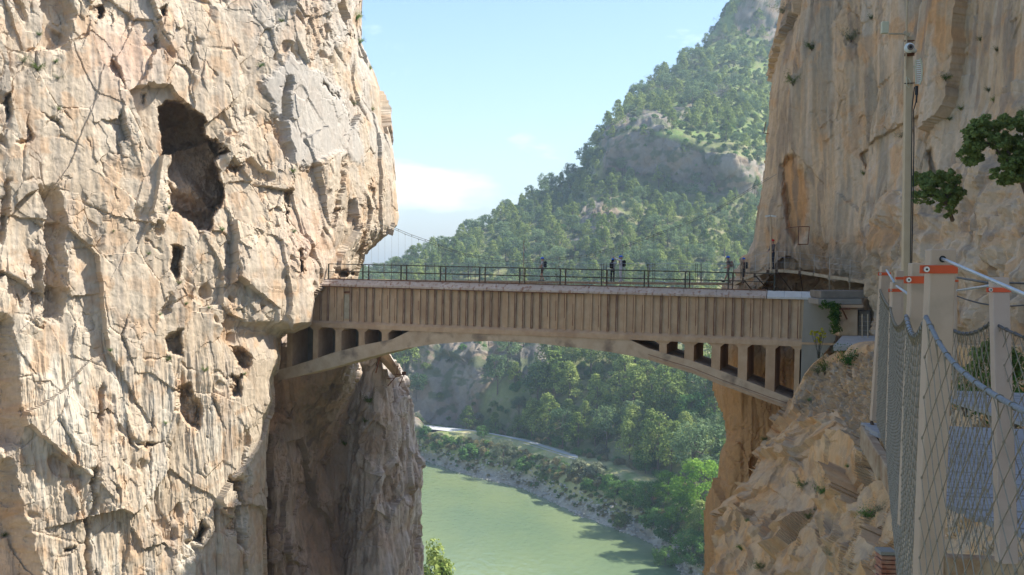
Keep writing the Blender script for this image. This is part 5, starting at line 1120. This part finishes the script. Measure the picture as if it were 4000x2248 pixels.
for (xa, ya, xb, yb, dz, th) in [(2.60, 6.7, 3.42, 10.2, .05, .20), (3.42, 10.25, 3.86, 12.2, .05, .24), (2.62, 6.68, 9.5, 5.8, .05, .16)]:
    a_, b_ = Vector((xa, ya, BZ - dz - th / 2)), Vector((xb, yb, BZ - dz - th / 2)); m = MB(); m.bar(a_, b_, .09, th); m.build('edge_timber', 'timber', bw, bevel=.01)
m = MB(); p = at(3405, 1650, 12.1); m.tube([p, at(3460, 1830, 11.4), at(3500, 1895, 11)], .02); m.build('stay_rod', 'rail_rust', bw)

def post(top, bot, Y, wpx, label, orange=None, side=.06, bolt=True, Yb=None, hole=None, name='rail_post'):
    """top/bot: (px,py) of the left corner of the top and of the foot"""
    e = empty(name, at(bot[0] + wpx / 2, bot[1], Yb or Y), label, 'post'); Yb = Yb or Y
    w = wpx * Y / F; a0 = at(*top, Y); a1 = at(top[0] + wpx, top[1], Y); b0 = at(*bot, Yb); b1 = b0 + (a1 - a0)
    dv = Vector((.004, side, 0)); m = MB(); m.prism([b0, b1, b1 + dv, b0 + dv], [a0, a1, a1 + dv, a0 + dv]); m.build('shaft', 'post', e, bevel=.003)
    ax = (b0 - a0); L_ = ax.length; ax.normalize(); ux = (a1 - a0).normalized()
    if orange:
        o0, o1 = [(oy - top[1]) * Y / F for oy in orange]; m = MB(); nr = Vector((0, -.004, 0)); ext = ux * (.012)
        c0 = a0 + ax * o0 - ext * (3.2 if bolt else 1); c1 = a1 + ax * o0 + ext * .5; c2 = a1 + ax * o1 + ext * .5; c3 = a0 + ax * o1 - ext * (3.2 if bolt else 1)
        m.prism([c3 + nr, c2 + nr, c1 + nr, c0 + nr], [c3 + nr * -.2 * 0 - nr * .05, c2, c1, c0]); bd = m.build('orange_band', 'orange', e)
        mm = (o0 + o1) / 2
        if bolt:
            c = a0 + ax * mm - ux * .018; m = MB(); r_ = (o1 - o0) * .36
            m.tube([c + Vector((0, -.004, 0)), c + Vector((0, -.016, 0))], r_, 10); m.build('bolt', 'steel', bd); m = MB(); m.tube([c + Vector((0, -.0165, 0)), c + Vector((0, -.018, 0))], r_ * .42, 6); m.build('bolt_socket', 'black', bd)
    if hole:
        c = at(hole[0], hole[1], Y); m = MB(); m.tube([c + Vector((0, -.0015, 0)), c + Vector((0, .01, 0))], .0125, 12); m.build('cable_hole', 'black', e)
    return e
post((3637, 975), (3571, 2640), 4.06, 100, 'nearest and widest tan post with an orange band and a cable hole', (1037, 1069), .07, True, 4.06, (3682, 1013))
post((3563, 1029), (3520, 2060), 5.6, 74, 'tan post with orange band partly hidden behind the nearest post', (1080, 1108), .07, True, 5.6)
post((3446, 1041), (3405, 1645), 11.9, 34, 'leftmost thin tan post of the boardwalk rail', (1065, 1077), .09, True, 12.0)
post((3487, 1103), (3468, 1760), 10.3, 36, 'shorter tan post right of the leftmost one', (1129, 1141), .09, True, 10.3)
post((3502, 1058), (3490, 1640), 12.6, 30, 'tan post standing in front of the tall mast', (1083, 1093), .08, False, 12.6)
post((3878, 1085), (3905, 2205), 6.35, 65, 'tan post standing alone on the boardwalk edge at the right', (1130, 1151), .07, True, 5.55)
post((3728, 1075), (3726, 1560), 9.4, 13, 'thin post edge peeping out right of the nearest post', (1094, 1102), .05, False, 9.4)

def sag(a, b, s, n=14):
    a, b = Vector(a), Vector(b); return [a.lerp(b, t / n) - Vector((0, 0, s * 4 * (t / n) * (1 - t / n))) for t in range(n + 1)]
def cable_obj(name, pts, r, mat, label, n=8): tag(MB().tube(pts, r, n).build(name, mat, smooth=True), label, 'cable')
cable_obj('handrail_cable', [at(3680, 1012, 4.06), at(3700, 1020, 3.95), at(4000, 1150, 2.9), at(4500, 1370, 2.05)], .0060, 'cable', 'thick steel handrail cable running from the nearest post out of frame right')
cable_obj('handrail_cable', [at(3598, 1062, 5.55), at(3612, 1054, 5.2), at(3640, 1043, 4.12)], .0065, 'cable', 'short steel cable between the two overlapping near posts')
cable_obj('handrail_cable', [at(3463, 1056, 11.85), at(3493, 1103, 10.28)], .010, 'cable', 'steel cable from the leftmost post to the shorter post')
cable_obj('handrail_cable', [at(3502, 1118, 10.25), at(3556, 1156, 8)], .010, 'cable', 'steel cable leaving the shorter post to the right')
cable_obj('handrail_cable', [at(3738, 1136, 9.3), at(3878, 1115, 6.4)], .008, 'cable', 'pale steel cable between the thin post edge and the lone right post')
cable_obj('handrail_cable', sag(at(3740, 1085, 9.3), at(3895, 1112, 6.5), .0, 3), .008, 'cable_dark', 'dark cable above the pale one at the right')
cable_obj('handrail_cable', sag(at(3942, 1106, 6.5), at(4120, 1112, 6.0), .0, 3), .006, 'cable_dark', 'dark cable right of the lone post reaching the frame edge')
cable_obj('handrail_cable', sag(at(3740, 1158, 9.3), at(4100, 1174, 8.0), .06, 8), .006, 'cable_dark', 'thin sagging dark cable behind the lone right post')
cable_obj('handrail_cable', [at(3560, 1035, 7.5), at(3553, 1078, 7.4)], .006, 'cable', 'short bright cable end beside the tall mast')

def net(label, top, hgt, ncol, nrow, r, rope_r, rope_mat='rope', knots=True, depth=None, ropes=True, n_t=3):
    """top: list of points of the upper border rope; hgt: height below it at both ends; diamonds hang between"""
    e = empty('rope_net', top[0], label, 'net'); T_ = [Vector(p) for p in top]; L = [0]
    for a, b in zip(T_, T_[1:]): L.append(L[-1] + (b - a).length)
    def tp(u):
        d = u * L[-1]
        for k in range(len(L) - 1):
            if d <= L[k + 1] + 1e-9: return T_[k].lerp(T_[k + 1], (d - L[k]) / (L[k + 1] - L[k]))
        return T_[-1]
    zb0, zb1 = T_[0].z - hgt[0], T_[-1].z - hgt[1]
    def P_(i, j):
        u = i / ncol; a = tp(u); zb = zb0 + (zb1 - zb0) * u; t = j / nrow; w_ = .008 * math.sin(i * 2.1 + j * 1.7)
        return Vector((a.x + w_ * .6, a.y + w_, a.z + (zb - a.z) * t))
    m = MB(); kn = MB()
    for j in range(nrow):
        for i in range(ncol + 1):
            if (i + j) % 2 == 0:
                if i < ncol: m.tube([P_(i, j), P_(i + 1, j + 1)], r, n_t)
                if i > 0: m.tube([P_(i, j), P_(i - 1, j + 1)], r, n_t)
                if knots and j: m.ball(P_(i, j), r * 2.5, 0, 5, 4, (1, 1, 1.5))
    if ropes:
        mm = MB().tube(T_, rope_r, 8); mm.build('border_rope', rope_mat, e, smooth=True)
        # lashing loops round the border rope
        lo_ = m
        for k in range(1, ncol, 2):
            c = tp(k / ncol); d = (tp(min(1, k / ncol + .01)) - tp(k / ncol - .01)).normalized(); s_ = d.cross(Vector((0, 0, 1))).normalized(); uu = s_.cross(d)
            lo_.tube([c + (s_ * math.cos(a) + uu * math.sin(a)) * (rope_r + r) + d * .004 * a for a in [x * math.pi / 4 for x in range(9)]] + [P_(k, 1) if k % 2 else P_(k, 0)], r, 3)
    m.build('mesh_cord', 'twine', e)
    return e
A_ = at(3617, 1238, 4.03)
topA = [A_, at(3640, 1285, 3.95), at(3665, 1335, 3.85), at(3705, 1395, 3.7), at(3745, 1440, 3.55), at(3800, 1487, 3.38), at(3860, 1528, 3.2), at(3920, 1565, 3.03), at(4000, 1607, 2.85), at(4130, 1665, 2.6), at(4300, 1720, 2.35), at(4500, 1750, 2.1)]
net('nearest rope net with a sagging grey border rope, hung from the widest post', topA, (1.45, .95), 30, 20, .0019, .0086)
net('dense looking oblique net between the two overlapping near posts', sag(at(3540, 1236, 5.6), at(3620, 1240, 4.1), .085, 10), (1.5, 1.5), 30, 34, .0019, .011)
net('long oblique net between the shorter left post and the near pair', sag(at(3478, 1208, 10.2), at(3545, 1240, 5.7), .10, 10), (1.38, 1.45), 50, 40, .0022, .010, 'twine')
net('far left net between the leftmost post and the shorter one', sag(at(3438, 1132, 11.9), at(3480, 1205, 10.3), .03, 8), (1.42, 1.35), 26, 34, .003, .010, 'twine')
net('net hung between the near posts and the lone right post over the planks', sag(at(3722, 1290, 7.4), at(3876, 1257, 6.33), .045, 12), (1.30, 1.36), 18, 20, .0026, .0105, 'cable_dark')
net('net running from the lone right post out of the frame', sag(at(3880, 1262, 6.3), at(4400, 1400, 4.6), .04, 10), (1.35, 1.2), 24, 20, .0026, .009, 'cable_dark')
m = MB()
for q in range(3): m.tube([at(3877 + q * 1.2, 1258, 6.28) + Vector((0, -.01 * q, 0))] + [at(3876 + t * 3.1 + 2.2 * math.sin(t * 2 + q * 2), 1258 + t * 94, 6.28) for t in range(1, 11)], .006, 5)
tag(m.build('hanging_rope', 'twine'), 'vertical tan rope hanging along the lone right post', 'rope')
# brick pier at the bottom
e = empty('brick_pier', at(3455, 2248, 14), 'short red brick pier with a grey cap at the bottom beside the near net', 'pier')
for k in range(9):
    y0, y1 = 2140 + k * 17, 2140 + k * 17 + 14; a_ = at(3428 + (k % 2) * 4, y1, 13.6); b_ = at(3492, y1, 13.6); h = (y1 - y0) * 13.6 / F; m = MB(); c_ = (a_ + b_) / 2; m.box(c_, ((b_.x - a_.x) / 2, 0, 0), (0, .12, 0), (0, 0, h / 2)); m.build('brick_course' if k else 'cap', 'brick' if k else 'concrete_grey', e, bevel=.004)

# ================================================================== TALL MAST
e = empty('tall_mast', at(3545, 1330, 20), 'tall cream mast carrying a camera, a dish and a small box', 'mast')
MY = 20.0
m = MB(); w = .118; m.prism([at(3524, 1420, MY), at(3552, 1420, MY), at(3552, 1420, MY) + Vector((0, w, 0)), at(3524, 1420, MY) + Vector((0, w, 0))], [at(3541, 144, MY), at(3568, 144, MY), at(3568, 144, MY) + Vector((0, w, 0)), at(3541, 144, MY) + Vector((0, w, 0))]); m.build('pole', 'pole', e, bevel=.004)
m = MB(); m.tube([at(3538, 270, MY - .03), at(3541, 130, MY - .03), at(3547, -200, MY - .03)], .018); m.build('upper_pipe', 'pole', e)
m = MB(); m.prism([at(3445, 130, MY), at(3472, 130, MY), at(3472, 130, MY) + Vector((.0, .09, 0)), at(3445, 130, MY) + Vector((0, .09, 0))], [at(3447, 84, MY), at(3474, 84, MY), at(3474, 84, MY) + Vector((0, .09, 0)), at(3447, 84, MY) + Vector((0, .09, 0))]); bx = m.build('junction_box', 'plastic_cream', e, bevel=.006)
m = MB(); m.bar(at(3472, 133, MY), at(3540, 133, MY), .03, .025); m.bar(at(3530, 128, MY - .02), at(3552, 138, MY - .02), .05, .06); m.build('box_arm', 'wood_pale', e)
for y in (161, 212, 218, 327): m = MB(); m.bar(at(3533, y, MY - .03), at(3572, y - 2, MY - .03), .02, .022 if y != 327 else .014); m.build('clamp', 'rust' if y != 327 else 'black', e)
c = at(3553, 188, MY - .09); m = MB(); m.ball(c, .095, 0, 16, 10, (1, .8, .95)); m.tube([c + Vector((.06, .05, -.02)), c + Vector((.13, .08, -.04))], .04, 10); dm = m.build('dome_camera', 'plastic_white', e, smooth=True)
m = MB(); m.tube([c + Vector((-.01, -.072, 0)), c + Vector((-.012, -.09, 0))], .055, 14); m.build('lens_ring', 'cl_taupe', dm); m = MB(); m.tube([c + Vector((-.012, -.091, 0)), c + Vector((-.012, -.096, 0))], .028, 12); m.build('lens', 'black', dm)
m = MB()
for k in range(12): m.bar(at(3576, 238 + k * 8, MY), at(3597, 236 + k * 8, MY), .012, .02)
m.build('grid_reflector', 'plastic_white', e); m = MB(); m.tube([at(3593, 228, MY), at(3600, 250, MY), at(3602, 280, MY), at(3600, 310, MY), at(3592, 332, MY)], .018); m.tube([at(3577, 236, MY), at(3577, 330, MY)], .014); m.tube([at(3567, 262, MY), at(3578, 262, MY)], .014); m.build('reflector_frame', 'plastic_cream', e)
m = MB(); m.tube([at(3581, 336, MY), at(3580, 372, MY)], .028); m.tube([at(3581, 372, MY), at(3579, 402, MY)], .016); m.build('antenna_feed', 'black', e)
m = MB(); m.tube([at(3579, 395, MY), at(3569, 430, MY), at(3570, 560, MY), at(3566, 800, MY), at(3560, 1100, MY)], .010); m.build('cable_run', 'black', e); m = MB(); m.tube([at(3572, 340, MY), at(3563, 420, MY - .02), at(3561, 700, MY - .02), at(3555, 1100, MY - .02)], .009); m.build('cable_run', 'black', e)
m = MB(); m.tube([at(3540, 300, MY - .03), at(3542, 335, MY - .04), at(3550, 345, MY - .04), at(3556, 318, MY - .04), at(3548, 305, MY - .03)], .008); m.build('cable_loop', 'plastic_cream', e)

# ================================================================== PEOPLE
def person(label, feet, face, H, J, cloth, helmet, pack=None, hair=None, bulk=1.0):
    """J: joint overrides in units of height, x forward / y to the person's left / z up"""
    j = dict(pel=(0, 0, .52), waist=(0, 0, .60), chest=(0, 0, .72), neck=(0, 0, .825), head=(.012, 0, .885), crown=(.005, 0, .955),
             shL=(0, .105, .80), shR=(0, -.105, .80), elL=(0, .13, .64), elR=(0, -.13, .64), haL=(.04, .13, .50), haR=(.04, -.13, .50),
             hiL=(0, .055, .50), hiR=(0, -.055, .50), knL=(.01, .06, .28), knR=(.01, -.06, .28), anL=(-.01, .06, .045), anR=(-.01, -.06, .045))
    j.update(J)
    for s_ in 'LR':
        a = Vector(j['an' + s_]); j['to' + s_] = tuple(a + Vector((.10, .01 if s_ == 'L' else -.01, -.028))); j['he' + s_] = tuple(a + Vector((-.02, 0, -.03)))
    rad = dict(pel=.068, waist=.060, chest=.075, neck=.031, head=.052, crown=.040, shL=.040, shR=.040, elL=.026, elR=.026, haL=.017, haR=.017, hiL=.056, hiR=.056, knL=.036, knR=.036, anL=.022, anR=.022, toL=.018, toR=.018, heL=.02, heR=.02)
    ed = [('pel', 'waist'), ('waist', 'chest'), ('chest', 'neck'), ('neck', 'head'), ('head', 'crown'), ('chest', 'shL'), ('chest', 'shR'), ('shL', 'elL'), ('shR', 'elR'), ('elL', 'haL'), ('elR', 'haR'), ('pel', 'hiL'), ('pel', 'hiR'), ('hiL', 'knL'), ('hiR', 'knR'), ('knL', 'anL'), ('knR', 'anR'), ('anL', 'toL'), ('anR', 'toR'), ('anL', 'heL'), ('anR', 'heR')]
    for s_ in 'LR':      # palm, four fingers and a thumb
        d = (Vector(j['ha' + s_]) - Vector(j['el' + s_])).normalized(); sd = d.cross(Vector((0, 1, .3))).normalized(); h0 = Vector(j['ha' + s_])
        j['pa' + s_] = tuple(h0 + d * .035); rad['pa' + s_] = .017; ed.append(('ha' + s_, 'pa' + s_))
        for q, (o, l) in enumerate(((-.014, .035), (-.005, .042), (.005, .040), (.014, .032))):
            k = f'f{q}{s_}'; j[k] = tuple(Vector(j['pa' + s_]) + d * l * .6 + sd * o); rad[k] = .0055; ed.append(('pa' + s_, k)); k2 = k + 't'; j[k2] = tuple(Vector(j[k]) + d * l * .5 + Vector((.006, 0, -.004))); rad[k2] = .0045; ed.append((k, k2))
        k = 'th' + s_; j[k] = tuple(h0 + d * .03 + sd * -.032); rad[k] = .006; ed.append(('ha' + s_, k))
    keys = list(j); me = bpy.data.meshes.new('body'); me.from_pydata([Vector(j[k]) * H for k in keys], [(keys.index(a), keys.index(b)) for a, b in ed], [])
    o = bpy.data.objects.new('tmp', me); COL.objects.link(o); md = o.modifiers.new('s', 'SKIN'); sv = me.skin_vertices[0].data
    for q, k in enumerate(keys): sv[q].radius = (rad[k] * H * bulk, rad[k] * H * (bulk if k not in ('chest', 'pel', 'waist') else bulk * 1.15)); sv[q].use_root = (k == 'pel')
    sb_ = o.modifiers.new('u', 'SUBSURF'); sb_.levels = 2
    dg = bpy.context.evaluated_depsgraph_get(); dg.update(); ev = o.evaluated_get(dg); bm_ = bpy.data.meshes.new_from_object(ev); bpy.data.objects.remove(o)
    mats = ['skin'] + [cloth[k] for k in ('top', 'leg', 'shoe')]; [bm_.materials.append(M[x]) for x in mats]
    segs = [(np.array(j[a]) * H, np.array(j[b]) * H, a, b) for a, b in ed]
    long_s, long_l = cloth.get('sleeve', .5), cloth.get('length', 1.0)
    for p in bm_.polygons:
        c = np.array(p.center); best = None
        for a, b, ka, kb in segs:
            t = np.clip(((c - a) @ (b - a)) / ((b - a) @ (b - a)), 0, 1); dd = np.linalg.norm(c - a - t * (b - a))
            if best is None or dd < best[0]: best = (dd, ka, kb, t)
        _, ka, kb, t = best; mi = 0
        if kb in ('waist', 'chest', 'shL', 'shR'): mi = 1
        elif ka == 'chest' and kb == 'neck': mi = 1 if t < .75 else 0
        elif ka[:2] == 'sh': mi = 1 if t < long_s * 1.6 else 0
        elif ka[:2] == 'el': mi = 1 if long_s > .9 and t < .92 else 0
        elif kb[:2] == 'hi': mi = 2
        elif ka[:2] == 'hi': mi = 2 if t < long_l * 1.7 else 0
        elif ka[:2] == 'kn': mi = 2 if long_l > .9 and t < .93 else 0
        elif ka[:2] == 'an': mi = 3
        p.material_index = mi; p.use_smooth = True
    root = bpy.data.objects.new('person', None); COL.objects.link(root); root.location = feet; root.rotation_euler = (0, 0, face); tag(root, label, 'person')
    link('body', bm_, root, True)
    hd = Vector(j['head']) * H; cr = Vector(j['crown']) * H; s = H
    m = MB(); m.ball(hd + Vector((.048, 0, .0)) * s, .010 * s); m.tube([hd + Vector((.050, 0, .012)) * s, hd + Vector((.060, 0, -.006)) * s], .006 * s, 5); m.ball(hd + Vector((0, .050, 0)) * s, .012 * s); m.ball(hd + Vector((0, -.050, 0)) * s, .012 * s); m.build('face', 'skin', root); root.children[-1].matrix_parent_inverse = Matrix()
    m = MB()
    for q in (-1, 1): m.ball(hd + Vector((.050, q * .018, .014)) * s, .005 * s, 0, 6, 4)
    m.box(hd + Vector((.050, 0, -.022)) * s, (.002 * s, 0, 0), (0, .013 * s, 0), (0, 0, .002 * s)); link('eyes_and_mouth', m.mesh('eyes', 'hair'), root, True)
    m = MB(); c = hd + Vector((.0, 0, .045)) * s; v0 = len(m.v); m.ball(c, .068 * s, 0, 14, 10, (1.12, .95, .82)); m.v = [(x, y, max(z, c.z - .012 * s)) for x, y, z in m.v]; m.box(c + Vector((.075, 0, -.006)) * s, (.022 * s, 0, 0), (0, .04 * s, 0), (0, 0, .004 * s)); link('helmet', m.mesh('helmet', helmet, True), root, True)
    if hair:
        m = MB(); m.ball(hd + Vector((-.02, 0, .0)) * s, .055 * s, 0, 10, 8); m.tube([hd + Vector((-.045, .01, .02)) * s, hd + Vector((-.065, .02, -.08)) * s, hd + Vector((-.060, .02, -.18)) * s], .034 * s, 8, 0, .018 * s); link('hair', m.mesh('hair', 'hair', True), root, True)
    if pack:
        pm, pw, ph = pack; c = Vector(j['chest']) * s + Vector((-.115, 0, -.03)) * s
        m = MB(); m.box(c, (.055 * s, 0, 0), (0, pw * s, 0), (0, 0, ph * s)); me_ = m.mesh('pack', pm, True, bevel=.03 * s); bp_ = link('backpack', me_, root, True)
        m = MB()
        for q in (-1, 1): m.tube([c + Vector((.05, q * .06, .08)) * s, c + Vector((.13, q * .07, .13)) * s, c + Vector((.19, q * .075, .05)) * s, c + Vector((.12, q * .08, -.07)) * s], .010 * s, 5)
        link('strap', m.mesh('strap', pm), bp_, True)
    return root
def foot(px, d=SD + .6): 
    y = np.interp(px, [1400, 2900], [1093, 1108]); return sbp(px, y, d)
pH = 1.72
person('lone hiker in grey shirt and brown shorts with black backpack', foot(2118), R(172), 1.68, dict(elL=(.03, .13, .65), haL=(.10, .12, .56), elR=(.02, -.13, .65), haR=(.12, -.10, .55), anR=(.07, -.06, .045), knR=(.05, -.06, .28), anL=(-.07, .06, .05)), dict(top='cl_grey', leg='cl_brown', shoe='cl_dgrey', sleeve=.5, length=.45), 'helmet_blue', ('cl_black', .075, .125))
person('hiker with long black hair, dark skirt and raised hands beside the tall one', foot(2392), R(60), 1.62, dict(elL=(.09, .14, .76), haL=(.10, .05, .88), elR=(.09, -.14, .76), haR=(.10, -.05, .88)), dict(top='cl_grey', leg='cl_black', shoe='cl_black', sleeve=1.0, length=1.0), 'helmet_blue', ('cl_black', .08, .12), True, .95)
person('tall hiker all in white with black backpack reaching an arm left', foot(2424), R(168), 1.82, dict(elL=(.12, .10, .84), haL=(.24, .06, .90), elR=(.10, -.10, .80), haR=(.22, -.02, .88)), dict(top='cl_white', leg='cl_white', shoe='cl_grey', sleeve=1.0, length=1.0), 'helmet_blue', ('cl_black', .085, .125), None, 1.08)
person('walking hiker in dark tee and shorts with tan backpack near the wall', foot(2843), R(176), 1.80, dict(pel=(0, 0, .51), knL=(.05, .05, .29), anL=(.14, .05, .07), knR=(-.01, -.06, .28), anR=(-.09, -.06, .05), elL=(-.02, .13, .65), haL=(.08, .10, .58), elR=(-.03, -.13, .65), haR=(.07, -.12, .57)), dict(top='cl_dgrey', leg='cl_taupe', shoe='cl_black', sleeve=.55, length=.55), 'helmet_blue', ('cl_tan', .085, .115))
person('hiker with dark backpack half hidden by poles at the foot of the wall', foot(2903), R(150), 1.70, dict(elL=(.07, .12, .72), haL=(.12, .06, .84), elR=(.07, -.12, .72), haR=(.12, -.05, .84)), dict(top='cl_tan', leg='cl_mid', shoe='cl_black', sleeve=.5, length=1.0), 'helmet_blue', ('cl_blue', .085, .13))
person('hiker in red helmet and dark clothes on the curved walkway', at(3016, 1052, 68.5), R(200), 1.85, dict(elL=(.03, .12, .66), haL=(.10, .10, .60), elR=(.03, -.12, .66), haR=(.10, -.1, .60)), dict(top='cl_dgrey', leg='cl_blue', shoe='cl_black', sleeve=1.0, length=1.0), 'helmet_red', None)
m = MB()
for x in (2892, 2899, 2912, 2921): m.tube([sbp(x, 1130, SD + .1), sbp(x + 1, 1008, SD + .1)], .022, 5)
tag(m.build('pole_cluster', 'wood_pale'), 'cluster of thin pale poles in front of the half hidden hiker', 'poles')
